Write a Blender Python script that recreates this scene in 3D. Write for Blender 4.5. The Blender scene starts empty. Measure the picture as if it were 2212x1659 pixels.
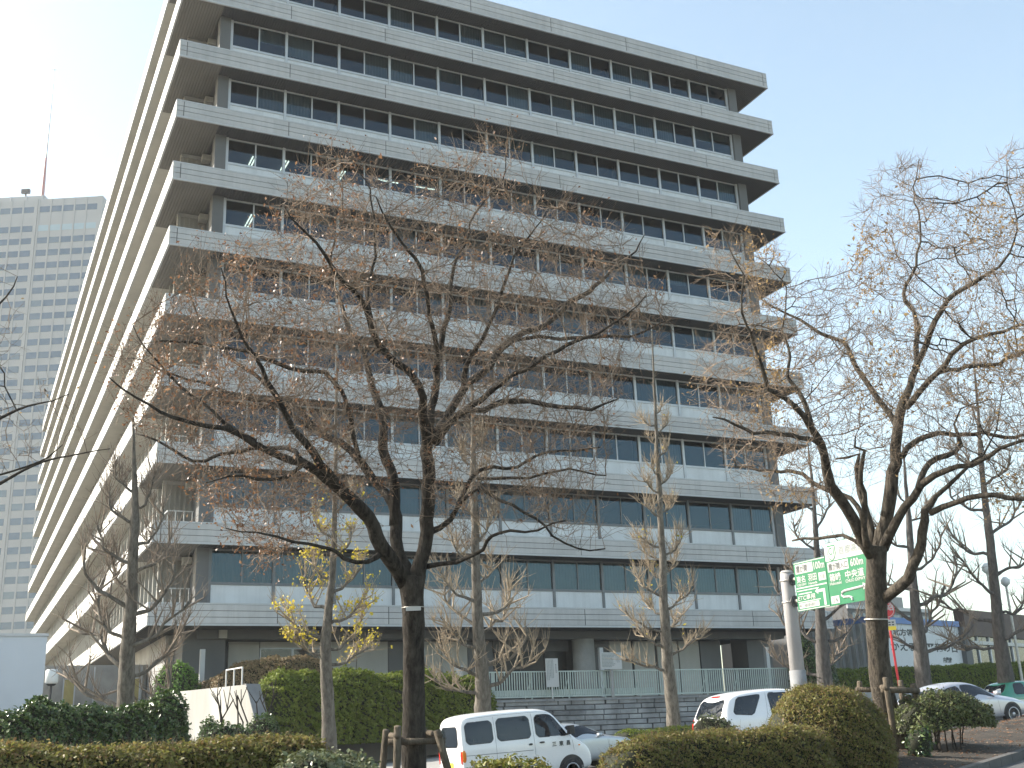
import bpy, math, random
import numpy as np
from mathutils import Vector, Matrix
from mathutils.bvhtree import BVHTree

S = bpy.context.scene
COL = S.collection
RAD = math.radians
rng = np.random.default_rng(7)
random.seed(7)

# ---------------------------------------------------------------- camera
CAM = np.array([-7.559, -53.531, 1.6])
YAW, PITCH, ROLL, FPX, IW, IH = 0.458, 0.304, -0.041, 2427.5, 2212.0, 1659.0
_f = np.array([math.sin(YAW) * math.cos(PITCH), math.cos(YAW) * math.cos(PITCH), math.sin(PITCH)])
_r = np.cross(_f, [0, 0, 1]); _r /= np.linalg.norm(_r)
_u = np.cross(_r, _f)
c_, s_ = math.cos(ROLL), math.sin(ROLL)
RIGHT, UP, FWD = c_ * _r + s_ * _u, -s_ * _r + c_ * _u, _f
cam_data = bpy.data.cameras.new('camera')
cam = bpy.data.objects.new('camera', cam_data)
COL.objects.link(cam)
M = Matrix(((RIGHT[0], UP[0], -FWD[0], CAM[0]), (RIGHT[1], UP[1], -FWD[1], CAM[1]),
            (RIGHT[2], UP[2], -FWD[2], CAM[2]), (0, 0, 0, 1)))
cam.matrix_world = M
cam_data.sensor_width = 36.0
cam_data.lens = FPX / IW * 36.0
cam_data.clip_start = 0.1
cam_data.clip_end = 5000.0
S.camera = cam

# ---------------------------------------------------------------- sky, sun, exposure
SUN_AZ, SUN_EL = RAD(-52), RAD(32)
W = bpy.data.worlds.new('World'); S.world = W
W.use_nodes = True
nt = W.node_tree
sky = nt.nodes.new('ShaderNodeTexSky')
sky.sky_type = 'NISHITA'; sky.sun_disc = False
sky.sun_elevation = SUN_EL; sky.sun_rotation = SUN_AZ
sky.altitude = 30; sky.air_density = 1.0; sky.dust_density = 1.6; sky.ozone_density = 1.5
bg = nt.nodes['Background']
bg.inputs['Strength'].default_value = 0.15
wb = nt.nodes.new('ShaderNodeVectorMath'); wb.operation = 'MULTIPLY'; wb.inputs[1].default_value = (1.08, 1.03, 0.86)
nt.links.new(sky.outputs['Color'], wb.inputs[0]); nt.links.new(wb.outputs['Vector'], bg.inputs['Color'])
sun_d = bpy.data.lights.new('sun', 'SUN'); sun_d.energy = 4.2; sun_d.angle = RAD(0.6)
sun_d.color = (1.0, 0.94, 0.85)
sun = bpy.data.objects.new('sun', sun_d); COL.objects.link(sun)
to_sun = Vector((math.sin(SUN_AZ) * math.cos(SUN_EL), math.cos(SUN_AZ) * math.cos(SUN_EL), math.sin(SUN_EL)))
sun.rotation_euler = to_sun.to_track_quat('Z', 'Y').to_euler()
sun.location = (-60, 80, 90)
S.view_settings.view_transform = 'Standard'
S.view_settings.look = 'None'
S.view_settings.exposure = 1.36
S.view_settings.gamma = 1.0
S.view_settings.use_curve_mapping = False
S.render.engine = 'CYCLES'
S.cycles.use_denoising = True
S.cycles.max_bounces = 6
S.cycles.diffuse_bounces = 3
S.cycles.glossy_bounces = 3
S.cycles.transparent_max_bounces = 8
S.cycles.volume_bounces = 1

# ---------------------------------------------------------------- measuring helpers
def ray(u, v):
    return RIGHT * ((u - IW / 2) / FPX) - UP * ((v - IH / 2) / FPX) + FWD
def at(u, v, depth):
    return CAM + ray(u, v) * depth
def at_y(u, v, y):
    d = ray(u, v); return CAM + d * ((y - CAM[1]) / d[1])
def gz(x):                                   # the street climbs gently to the east
    x = np.maximum(x, -70.0)
    return -0.12 * np.exp(-((x - 3.0) / 6.0) ** 2) + 0.045 * (np.minimum(x, 22.0) + 7.5) + 0.015 * np.clip(x - 22.0, 0.0, 60.0)
def med_far(x):                              # kerb between median and far carriageway
    q = np.maximum(x - 3.0, 0.0)
    return -31.9 + 0.03 * (x - 3.0) + 0.0084 * q * q
def road_far(x):                             # kerb of the far pavement
    return x * 0.0 - 20.2
_nk = np.array([(-80, -64), (-30, -49.5), (-15, -45.0), (0, -42.0), (5, -40.0), (7.5, -38.9), (10.8, -37.4), (16, -34.9), (21, -31.6), (26, -28.4), (29, -26.4)], float)
def med_near(x):
    return np.interp(x, _nk[:, 0], _nk[:, 1])

# ---------------------------------------------------------------- objects
def props(o, label=None, cat=None, group=None, kind=None):
    if label: o['label'] = label
    if cat: o['category'] = cat
    if group: o['group'] = group
    if kind: o['kind'] = kind
    return o
def thing(name, label, cat, loc=(0, 0, 0), rotz=0.0, group=None):
    o = bpy.data.objects.new(name, None); COL.objects.link(o)
    o.empty_display_size = 0.2
    o.location = loc; o.rotation_euler = (0, 0, rotz)
    o.matrix_basis = Matrix.Translation(Vector(loc)) @ Matrix.Rotation(rotz, 4, 'Z')
    return props(o, label, cat, group)
def root_of(o):
    while o.parent: o = o.parent
    return o
def link(name, me, parent=None, loc=None, rot=None, scale=None, world=True, kind=None):
    """world=True: mesh coordinates are world coordinates even under a moved parent."""
    o = bpy.data.objects.new(name, me); COL.objects.link(o)
    if parent is not None:
        o.parent = parent
        if world:
            r = root_of(parent)
            o.matrix_parent_inverse = r.matrix_basis.inverted() if parent is r else Matrix.Identity(4)
    if loc is not None: o.location = loc
    if rot is not None: o.rotation_euler = rot
    if scale is not None: o.scale = scale
    if kind: o['kind'] = kind
    return o
def make_mesh(name, V, F, mat=None, smooth=False):
    me = bpy.data.meshes.new(name)
    me.from_pydata([tuple(v) for v in V], [], [tuple(f) for f in F])
    if mat: me.materials.append(mat)
    if smooth:
        me.polygons.foreach_set('use_smooth', [True] * len(me.polygons))
    me.update()
    return me
def fast_mesh(name, V, F, mat, smooth=False):
    """V (n,3), F (m,k) arrays"""
    V = np.asarray(V, np.float32); F = np.asarray(F, np.int32)
    me = bpy.data.meshes.new(name)
    me.vertices.add(len(V)); me.vertices.foreach_set('co', V.ravel())
    m, k = F.shape
    me.loops.add(m * k); me.loops.foreach_set('vertex_index', F.ravel())
    me.polygons.add(m)
    me.polygons.foreach_set('loop_start', np.arange(0, m * k, k, dtype=np.int32))
    if smooth: me.polygons.foreach_set('use_smooth', np.ones(m, bool))
    me.update(calc_edges=True)
    me.materials.append(mat)
    return me

class MB:
    """collects shapes into one mesh"""
    def __init__(s): s.v = []; s.f = []
    def add(s, V, F):
        b = len(s.v); s.v += [tuple(map(float, p)) for p in V]; s.f += [tuple(i + b for i in f) for f in F]; return s
    def box(s, x0, x1, y0, y1, z0, z1):
        return s.add([(x0, y0, z0), (x1, y0, z0), (x1, y1, z0), (x0, y1, z0), (x0, y0, z1), (x1, y0, z1), (x1, y1, z1), (x0, y1, z1)],
                     [(0, 3, 2, 1), (4, 5, 6, 7), (0, 1, 5, 4), (1, 2, 6, 5), (2, 3, 7, 6), (3, 0, 4, 7)])
    def bar(s, p, q, w, h):
        p, q = Vector(p), Vector(q); d = (q - p).normalized()
        a = d.cross(Vector((0, 0, 1)));
        if a.length < 1e-4: a = Vector((1, 0, 0))
        a.normalize(); b = a.cross(d)
        V = [e + a * (i * w / 2) + b * (j * h / 2) for e in (p, q) for i, j in ((-1, -1), (1, -1), (1, 1), (-1, 1))]
        return s.add(V, [(0, 3, 2, 1), (4, 5, 6, 7), (0, 1, 5, 4), (1, 2, 6, 5), (2, 3, 7, 6), (3, 0, 4, 7)])
    def tube(s, pts, rad, n=8, cap=True):
        pts = [Vector(p) for p in pts]; k = len(pts)
        if not hasattr(rad, '__len__'): rad = [rad] * k
        rings = []; a = None
        for i in range(k):
            d = (pts[min(i + 1, k - 1)] - pts[max(i - 1, 0)]).normalized()
            if a is None:
                a = d.cross(Vector((0.13, 0.21, 1)));
                if a.length < 0.05: a = d.cross(Vector((1, 0, 0.1)))
            a = (a - d * a.dot(d)).normalized(); b = d.cross(a)
            rings.append([pts[i] + (a * math.cos(t) + b * math.sin(t)) * rad[i] for t in (2 * math.pi * j / n for j in range(n))])
        V = [p for r in rings for p in r]; F = []
        for i in range(k - 1):
            for j in range(n):
                F.append((i * n + j, i * n + (j + 1) % n, (i + 1) * n + (j + 1) % n, (i + 1) * n + j))
        if cap:
            F.append(tuple(range(n - 1, -1, -1))); F.append(tuple((k - 1) * n + j for j in range(n)))
        return s.add(V, F)
    def prism(s, poly, d):
        """poly: 3-D points of a planar outline; d: extrusion vector"""
        n = len(poly); d = Vector(d)
        V = [Vector(p) for p in poly] + [Vector(p) + d for p in poly]
        F = [tuple(range(n - 1, -1, -1)), tuple(range(n, 2 * n))] + [(i, (i + 1) % n, n + (i + 1) % n, n + i) for i in range(n)]
        return s.add(V, F)
    def lathe(s, prof, c, axis='z', n=20):
        c = Vector(c); V = []; k = len(prof)
        for r, h in prof:
            for j in range(n):
                t = 2 * math.pi * j / n; p, q = r * math.cos(t), r * math.sin(t)
                V.append(c + (Vector((p, q, h)) if axis == 'z' else Vector((p, h, q)) if axis == 'y' else Vector((h, p, q))))
        F = [(i * n + j, i * n + (j + 1) % n, (i + 1) * n + (j + 1) % n, (i + 1) * n + j) for i in range(k - 1) for j in range(n)]
        if prof[0][0] > 1e-5: F.append(tuple(range(n - 1, -1, -1)))
        if prof[-1][0] > 1e-5: F.append(tuple((k - 1) * n + j for j in range(n)))
        return s.add(V, F)
    def mesh(s, name, mat, smooth=False):
        return make_mesh(name, s.v, s.f, mat, smooth)
    def build(s, name, mat, parent=None, smooth=False, world=True, kind=None):
        return link(name, s.mesh(name, mat, smooth), parent, world=world, kind=kind)

def empty_part(name, parent, loc=(0, 0, 0)):
    o = bpy.data.objects.new(name, None); COL.objects.link(o); o.parent = parent; o.location = loc; return o

# ---------------------------------------------------------------- materials
def new_mat(name):
    m = bpy.data.materials.new(name); m.use_nodes = True
    n = m.node_tree.nodes; return m, n, m.node_tree.links, n['Principled BSDF']
def mat(name, col, rough=0.6, spread=0.12, scale=3.0, metal=0.0, bump=0.0, bscale=40.0, spec=0.5, stretch=(1, 1, 1), coat=0.0, tint=None, coord='Object'):
    m, N, L, b = new_mat(name)
    b.inputs['Roughness'].default_value = rough; b.inputs['Metallic'].default_value = metal
    b.inputs['Specular IOR Level'].default_value = spec
    b.inputs['Coat Weight'].default_value = coat
    tc = N.new('ShaderNodeTexCoord'); mp = N.new('ShaderNodeMapping'); mp.inputs['Scale'].default_value = stretch
    L.new(tc.outputs[coord], mp.inputs['Vector'])
    nz = N.new('ShaderNodeTexNoise'); nz.inputs['Scale'].default_value = scale; nz.inputs['Detail'].default_value = 5; nz.inputs['Roughness'].default_value = 0.6
    L.new(mp.outputs['Vector'], nz.inputs['Vector'])
    cr = N.new('ShaderNodeValToRGB'); cr.color_ramp.elements[0].position = 0.3; cr.color_ramp.elements[1].position = 0.7
    lo = [max(0, c * (1 - spread)) for c in col]; hi = [min(1, c * (1 + spread)) for c in (tint or col)]
    cr.color_ramp.elements[0].color = (*lo, 1); cr.color_ramp.elements[1].color = (*hi, 1)
    L.new(nz.outputs['Fac'], cr.inputs['Fac']); L.new(cr.outputs['Color'], b.inputs['Base Color'])
    if bump:
        n2 = N.new('ShaderNodeTexNoise'); n2.inputs['Scale'].default_value = bscale; n2.inputs['Detail'].default_value = 6
        L.new(mp.outputs['Vector'], n2.inputs['Vector'])
        bp = N.new('ShaderNodeBump'); bp.inputs['Strength'].default_value = bump; bp.inputs['Distance'].default_value = 0.02
        L.new(n2.outputs['Fac'], bp.inputs['Height']); L.new(bp.outputs['Normal'], b.inputs['Normal'])
    return m
def leaf_mat(name, cols, rough=0.45, spec=0.4, trans=0.25):
    """each leaf island takes its own colour from the list"""
    m, N, L, b = new_mat(name)
    g = N.new('ShaderNodeNewGeometry'); cr = N.new('ShaderNodeValToRGB')
    e = cr.color_ramp.elements
    while len(e) < len(cols): e.new(0.5)
    for i, c in enumerate(cols):
        e[i].position = i / (len(cols) - 1); e[i].color = (*c, 1)
    L.new(g.outputs['Random Per Island'], cr.inputs['Fac']); L.new(cr.outputs['Color'], b.inputs['Base Color'])
    b.inputs['Roughness'].default_value = rough; b.inputs['Specular IOR Level'].default_value = spec
    t = N.new('ShaderNodeBsdfTranslucent'); L.new(cr.outputs['Color'], t.inputs['Color'])
    mx = N.new('ShaderNodeMixShader'); mx.inputs[0].default_value = trans
    L.new(b.outputs[0], mx.inputs[1]); L.new(t.outputs[0], mx.inputs[2])
    L.new(mx.outputs[0], N['Material Output'].inputs['Surface'])
    return m
def island_mat(name, cols, rough=0.7, bump=0.3, bscale=25, spec=0.4, grime=0.25, gscale=1.2, random='obj', streak=0.0):
    """alike pieces that differ a little: tint per object, grime over all"""
    m, N, L, b = new_mat(name)
    oi = N.new('ShaderNodeObjectInfo') if random == 'obj' else N.new('ShaderNodeNewGeometry')
    cr = N.new('ShaderNodeValToRGB'); e = cr.color_ramp.elements
    while len(e) < len(cols): e.new(0.5)
    for i, c in enumerate(cols): e[i].position = i / (len(cols) - 1); e[i].color = (*c, 1)
    L.new(oi.outputs['Random' if random == 'obj' else 'Random Per Island'], cr.inputs['Fac'])
    gp = N.new('ShaderNodeNewGeometry')
    nz = N.new('ShaderNodeTexNoise'); nz.inputs['Scale'].default_value = gscale; nz.inputs['Detail'].default_value = 6
    L.new(gp.outputs['Position'], nz.inputs['Vector'])
    r2 = N.new('ShaderNodeMapRange'); r2.inputs['From Min'].default_value = 0.35; r2.inputs['From Max'].default_value = 0.7
    r2.inputs['To Min'].default_value = 1 - grime; r2.inputs['To Max'].default_value = 1.05
    L.new(nz.outputs['Fac'], r2.inputs['Value'])
    mx = N.new('ShaderNodeVectorMath'); mx.operation = 'SCALE'
    L.new(cr.outputs['Color'], mx.inputs[0])
    if streak:                                   # rain streaks running down the face
        mp = N.new('ShaderNodeMapping'); mp.inputs['Scale'].default_value = (2.6, 2.6, 0.16)
        L.new(gp.outputs['Position'], mp.inputs['Vector'])
        n3 = N.new('ShaderNodeTexNoise'); n3.inputs['Scale'].default_value = 1.0; n3.inputs['Detail'].default_value = 7; n3.inputs['Roughness'].default_value = 0.65
        L.new(mp.outputs['Vector'], n3.inputs['Vector'])
        r3 = N.new('ShaderNodeMapRange'); r3.inputs['From Min'].default_value = 0.36; r3.inputs['From Max'].default_value = 0.56
        r3.inputs['To Min'].default_value = 1 - streak; r3.inputs['To Max'].default_value = 1.0
        L.new(n3.outputs['Fac'], r3.inputs['Value'])
        mm = N.new('ShaderNodeMath'); mm.operation = 'MULTIPLY'
        L.new(r2.outputs['Result'], mm.inputs[0]); L.new(r3.outputs['Result'], mm.inputs[1]); L.new(mm.outputs[0], mx.inputs['Scale'])
    else:
        L.new(r2.outputs['Result'], mx.inputs['Scale'])
    L.new(mx.outputs['Vector'], b.inputs['Base Color'])
    b.inputs['Roughness'].default_value = rough; b.inputs['Specular IOR Level'].default_value = spec
    if bump:
        n2 = N.new('ShaderNodeTexNoise'); n2.inputs['Scale'].default_value = bscale; n2.inputs['Detail'].default_value = 6
        L.new(gp.outputs['Position'], n2.inputs['Vector'])
        bp = N.new('ShaderNodeBump'); bp.inputs['Strength'].default_value = bump; bp.inputs['Distance'].default_value = 0.02
        L.new(n2.outputs['Fac'], bp.inputs['Height']); L.new(bp.outputs['Normal'], b.inputs['Normal'])
    return m
def glass_mat(name, tint, refl_ior=1.7, rough=0.02, wave=0.0):
    m, N, L, b = new_mat(name); N.remove(b)
    t = N.new('ShaderNodeBsdfTransparent'); t.inputs['Color'].default_value = (*tint, 1)
    g = N.new('ShaderNodeBsdfGlossy'); g.inputs['Roughness'].default_value = rough; g.inputs['Color'].default_value = (0.62, 0.84, 1.0, 1)
    f = N.new('ShaderNodeFresnel'); f.inputs['IOR'].default_value = refl_ior
    if wave:
        tc = N.new('ShaderNodeNewGeometry'); nz = N.new('ShaderNodeTexNoise'); nz.inputs['Scale'].default_value = 0.7
        L.new(tc.outputs['Position'], nz.inputs['Vector'])
        bp = N.new('ShaderNodeBump'); bp.inputs['Strength'].default_value = wave; bp.inputs['Distance'].default_value = 0.05
        L.new(nz.outputs['Fac'], bp.inputs['Height']); L.new(bp.outputs['Normal'], g.inputs['Normal'])
    mx = N.new('ShaderNodeMixShader')
    L.new(f.outputs[0], mx.inputs[0]); L.new(t.outputs[0], mx.inputs[1]); L.new(g.outputs[0], mx.inputs[2])
    L.new(mx.outputs[0], N['Material Output'].inputs['Surface'])
    return m
def emit_mat(name, col, s):
    m, N, L, b = new_mat(name)
    b.inputs['Base Color'].default_value = (*col, 1)
    b.inputs['Emission Color'].default_value = (*col, 1); b.inputs['Emission Strength'].default_value = s
    return m

MT = {}
MT['asphalt'] = mat('asphalt', (0.085, 0.085, 0.087), 0.9, 0.25, 2.0, bump=0.5, bscale=120)
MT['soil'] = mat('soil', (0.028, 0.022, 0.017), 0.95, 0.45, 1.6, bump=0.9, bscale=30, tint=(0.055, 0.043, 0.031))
MT['paving'] = mat('paving', (0.30, 0.29, 0.275), 0.85, 0.15, 1.2, bump=0.3)
MT['kerb'] = island_mat('kerbstone', [(0.085, 0.082, 0.08), (0.125, 0.12, 0.115), (0.10, 0.097, 0.094)], 0.9)
MT['line'] = mat('road_paint', (0.75, 0.75, 0.73), 0.7, 0.12, 6)
MT['earth'] = mat('earth', (0.13, 0.12, 0.09), 0.95, 0.3, 0.2)
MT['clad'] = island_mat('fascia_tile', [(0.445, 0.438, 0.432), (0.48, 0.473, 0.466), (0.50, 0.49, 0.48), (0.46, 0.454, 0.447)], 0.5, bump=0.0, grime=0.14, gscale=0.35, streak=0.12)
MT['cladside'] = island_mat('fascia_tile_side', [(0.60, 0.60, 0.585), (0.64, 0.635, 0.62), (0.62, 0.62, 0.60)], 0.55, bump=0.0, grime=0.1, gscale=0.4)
MT['slab'] = mat('slab_edge', (0.10, 0.10, 0.10), 0.9, 0.1)
MT['trim'] = mat('fascia_trim', (0.46, 0.465, 0.47), 0.45, 0.06)
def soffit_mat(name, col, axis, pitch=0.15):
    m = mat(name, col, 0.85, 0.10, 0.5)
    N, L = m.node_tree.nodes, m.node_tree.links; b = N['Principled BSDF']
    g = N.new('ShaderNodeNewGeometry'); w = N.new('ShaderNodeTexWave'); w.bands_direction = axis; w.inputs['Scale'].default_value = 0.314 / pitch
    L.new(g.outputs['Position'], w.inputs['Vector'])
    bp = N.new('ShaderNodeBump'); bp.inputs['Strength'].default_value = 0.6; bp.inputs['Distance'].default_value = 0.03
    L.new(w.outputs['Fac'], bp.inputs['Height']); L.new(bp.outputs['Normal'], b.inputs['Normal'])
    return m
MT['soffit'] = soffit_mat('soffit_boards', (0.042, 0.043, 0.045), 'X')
MT['soffit_corner_lit'] = soffit_mat('soffit_boards_corner_lit', (0.15, 0.142, 0.125), 'X')  # same boards, toned lighter as if sunlight bounced into the corner
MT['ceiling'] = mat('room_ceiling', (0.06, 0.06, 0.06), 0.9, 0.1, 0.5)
MT['soffit_side_lit'] = soffit_mat('soffit_boards_side_lit', (0.46, 0.44, 0.385), 'Y')  # beige lightened to carry sunlight bounced up under the side overhang
MT['alu'] = mat('window_aluminium', (0.50, 0.52, 0.545), 0.45, 0.06, metal=0.15)
MT['spandrel'] = island_mat('spandrel_panel', [(0.64, 0.665, 0.685), (0.68, 0.70, 0.72)], 0.45, bump=0.0, grime=0.10, gscale=0.8, streak=0.10)
MT['glass'] = glass_mat('window_glass', (0.34, 0.40, 0.44), 1.62, wave=0.03)
MT['curtain'] = island_mat('window_blind', [(0.16, 0.20, 0.18), (0.34, 0.38, 0.34), (0.20, 0.24, 0.23), (0.46, 0.48, 0.44), (0.26, 0.31, 0.29)], 0.9, bump=0.0, grime=0.2, gscale=0.6)
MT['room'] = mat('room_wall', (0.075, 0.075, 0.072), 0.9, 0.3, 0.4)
MT['concrete'] = mat('concrete', (0.33, 0.325, 0.31), 0.8, 0.18, 1.0, bump=0.25)
MT['pier'] = mat('pier_concrete', (0.115, 0.118, 0.12), 0.7, 0.12, 0.8, bump=0.15, stretch=(1, 1, 0.2))
MT['ribwall'] = mat('ribbed_panel', (0.27, 0.26, 0.235), 0.75, 0.15, 1.5, stretch=(1, 1, 0.15))
MT['rail'] = mat('painted_rail', (0.55, 0.55, 0.53), 0.5, 0.08)
MT['dark'] = mat('dark_metal', (0.03, 0.03, 0.032), 0.5, 0.2)
MT['car_glass'] = mat('dark_glass', (0.012, 0.016, 0.022), 0.03, 0.1, spec=0.55)
MT['glass_dark'] = mat('side_ribbon_glass', (0.05, 0.06, 0.065), 0.08, 0.2, spec=0.8)
MT['beige'] = mat('beige_panel', (0.40, 0.385, 0.35), 0.7, 0.10, 0.8, stretch=(1, 1, 0.3))
MT['lamp_tube'] = emit_mat('fluorescent_tube', (0.93, 1.0, 0.80), 1.3)
MT['fence'] = mat('fence_paint', (0.43, 0.49, 0.45), 0.5, 0.1, 4)
MT['stone'] = island_mat('wall_stone', [(0.27, 0.27, 0.275), (0.39, 0.39, 0.39), (0.32, 0.325, 0.33), (0.44, 0.44, 0.435), (0.35, 0.35, 0.35)], 0.9, bump=0.7, bscale=14, grime=0.5, gscale=1.1)
MT['mortar'] = mat('wall_mortar', (0.07, 0.07, 0.07), 0.95, 0.2)
MT['white_wall'] = mat('white_render', (0.42, 0.405, 0.365), 0.8, 0.24, 0.8, bump=0.15, stretch=(1, 1, 0.25))
MT['grey_stone'] = mat('grey_coping', (0.22, 0.225, 0.23), 0.7, 0.15, 2, bump=0.3)
MT['block'] = mat('painted_block_wall', (0.50, 0.53, 0.57), 0.7, 0.05, 0.4)
MT['pole'] = mat('pole_paint', (0.36, 0.345, 0.34), 0.6, 0.15, 2.5, stretch=(1, 1, 0.25))
MT['galv'] = mat('galvanised_steel', (0.48, 0.46, 0.42), 0.5, 0.15, 6, metal=0.3)
MT['sign_green'] = mat('sign_green', (0.006, 0.165, 0.068), 0.45, 0.06, 2)
MT['sign_white'] = mat('sign_white', (0.46, 0.46, 0.45), 0.45, 0.03, 2)
MT['ink'] = mat('dark_lettering', (0.06, 0.07, 0.07), 0.6, 0.1)
MT['ink_pale'] = mat('faded_lettering', (0.20, 0.23, 0.22), 0.6, 0.1)
MT['ink_blue'] = mat('blue_lettering', (0.12, 0.35, 0.60), 0.6, 0.1)
MT['red'] = mat('red_paint', (0.55, 0.04, 0.05), 0.45, 0.1, 5)
MT['yellow'] = mat('yellow_plate', (0.80, 0.60, 0.06), 0.5, 0.05)
MT['blue_band'] = mat('blue_band', (0.10, 0.20, 0.45), 0.5, 0.06)
def bark(name, lo, hi, scale=6.0, bump=0.8):
    m, N, L, b = new_mat(name)
    g = N.new('ShaderNodeNewGeometry'); mp = N.new('ShaderNodeMapping'); mp.inputs['Scale'].default_value = (1, 1, 0.25)
    L.new(g.outputs['Position'], mp.inputs['Vector'])
    nz = N.new('ShaderNodeTexNoise'); nz.inputs['Scale'].default_value = scale; nz.inputs['Detail'].default_value = 8; nz.inputs['Roughness'].default_value = 0.7
    L.new(mp.outputs['Vector'], nz.inputs['Vector'])
    cr = N.new('ShaderNodeValToRGB'); cr.color_ramp.elements[0].position = 0.33; cr.color_ramp.elements[1].position = 0.72
    cr.color_ramp.elements[0].color = (*lo, 1); cr.color_ramp.elements[1].color = (*hi, 1)
    L.new(nz.outputs['Fac'], cr.inputs['Fac']); L.new(cr.outputs['Color'], b.inputs['Base Color'])
    n2 = N.new('ShaderNodeTexNoise'); n2.inputs['Scale'].default_value = scale * 5; n2.inputs['Detail'].default_value = 6
    L.new(mp.outputs['Vector'], n2.inputs['Vector'])
    bp = N.new('ShaderNodeBump'); bp.inputs['Strength'].default_value = bump; bp.inputs['Distance'].default_value = 0.03
    L.new(n2.outputs['Fac'], bp.inputs['Height']); L.new(bp.outputs['Normal'], b.inputs['Normal'])
    b.inputs['Roughness'].default_value = 0.9; b.inputs['Specular IOR Level'].default_value = 0.2
    return m
MT['bark'] = bark('zelkova_bark', (0.012, 0.010, 0.009), (0.105, 0.092, 0.078), 11.0, 1.4)
MT['twig'] = bark('zelkova_twig', (0.13, 0.098, 0.073), (0.34, 0.265, 0.20), 9, 0.2)
MT['gbark'] = bark('ginkgo_bark', (0.07, 0.062, 0.052), (0.26, 0.235, 0.20), 10, 1.2)
MT['gtwig'] = bark('ginkgo_shoot', (0.24, 0.195, 0.14), (0.47, 0.385, 0.285), 7, 0.2)
MT['dbark'] = bark('veiled_bark', (0.07, 0.065, 0.063), (0.19, 0.175, 0.165), 9, 1.2)  # paled so that the veil over the far trees sits in the bark colour
MT['log'] = bark('stake_wood', (0.06, 0.05, 0.038), (0.19, 0.155, 0.115), 8)
MT['leaf_brown'] = leaf_mat('zelkova_leaves', [(0.12, 0.06, 0.033), (0.26, 0.125, 0.06), (0.18, 0.095, 0.055), (0.34, 0.19, 0.095), (0.30, 0.215, 0.15)], 0.4, 0.5, 0.35)
MT['leaf_tan'] = leaf_mat('dry_leaves', [(0.30, 0.19, 0.08), (0.42, 0.29, 0.13), (0.24, 0.16, 0.09)], 0.6, 0.3, 0.35)
MT['leaf_yellow'] = leaf_mat('ginkgo_leaves', [(0.55, 0.42, 0.03), (0.68, 0.55, 0.06), (0.40, 0.36, 0.05), (0.60, 0.48, 0.12)], 0.55, 0.3, 0.35)
MT['leaf_azalea'] = leaf_mat('azalea_leaves', [(0.115, 0.12, 0.03), (0.24, 0.23, 0.06), (0.13, 0.135, 0.035), (0.26, 0.21, 0.08), (0.21, 0.13, 0.055)], 0.5, 0.3, 0.42)
MT['leaf_dark'] = leaf_mat('dark_shrub_leaves', [(0.03, 0.06, 0.015), (0.06, 0.11, 0.024), (0.11, 0.16, 0.036)], 0.3, 0.6, 0.2)
MT['leaf_box'] = leaf_mat('clipped_hedge_leaves', [(0.095, 0.14, 0.024), (0.19, 0.235, 0.04), (0.135, 0.18, 0.03), (0.26, 0.28, 0.06)], 0.55, 0.15, 0.35)
MT['leaf_brownhedge'] = leaf_mat('bronzed_hedge_leaves', [(0.20, 0.14, 0.075), (0.31, 0.215, 0.125), (0.25, 0.19, 0.095), (0.16, 0.145, 0.065)], 0.6, 0.3)
MT['leaf_bright'] = leaf_mat('bright_shrub_leaves', [(0.10, 0.20, 0.03), (0.17, 0.30, 0.05), (0.07, 0.14, 0.025)], 0.4, 0.45, 0.4)
MT['leaf_pale'] = leaf_mat('pale_shrub_leaves', [(0.09, 0.11, 0.04), (0.17, 0.19, 0.10), (0.12, 0.14, 0.06), (0.24, 0.24, 0.16)], 0.35, 0.55)
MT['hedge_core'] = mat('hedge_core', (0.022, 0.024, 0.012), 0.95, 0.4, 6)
MT['bamboo'] = mat('lamp_globe', (0.62, 0.63, 0.62), 0.4, 0.04)

MT['yellow_blind'] = mat('yellow_blind', (0.42, 0.36, 0.16), 0.8, 0.1)
MT['sign_front'] = mat('white_front', (0.66, 0.67, 0.68), 0.7, 0.06, 0.3)
MT['brown'] = mat('brown_cladding', (0.10, 0.07, 0.06), 0.7, 0.15, 0.5)
MT['leaf_bright2'] = leaf_mat('yellowgreen_leaves', [(0.10, 0.13, 0.02), (0.19, 0.20, 0.03), (0.26, 0.23, 0.05), (0.14, 0.11, 0.03)], 0.45, 0.4)
MT['leaf_pale2'] = leaf_mat('loose_shrub_leaves', [(0.06, 0.085, 0.025), (0.11, 0.14, 0.045), (0.16, 0.18, 0.07), (0.085, 0.10, 0.035)], 0.4, 0.45)
MT['bark2'] = bark('zelkova_bark_grey', (0.02, 0.017, 0.015), (0.16, 0.137, 0.108), 11.0, 1.4)
MT['gtwig2'] = bark('bare_twig', (0.16, 0.13, 0.105), (0.32, 0.265, 0.21), 7, 0.2)
MT['entry'] = mat('entrance_shade', (0.012, 0.013, 0.013), 0.35, 0.2, 1.0, spec=0.3)  # dark tone stands in for the unlit interior of the entrance
MT['mast_red'] = mat('faded_red_steel', (0.38, 0.17, 0.17), 0.6, 0.08)
MT['alu_shaded'] = mat('shaded_window_frame', (0.15, 0.16, 0.17), 0.5, 0.1, metal=0.1)  # low-floor frames toned dark for the shaded sides of their mullions

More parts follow.
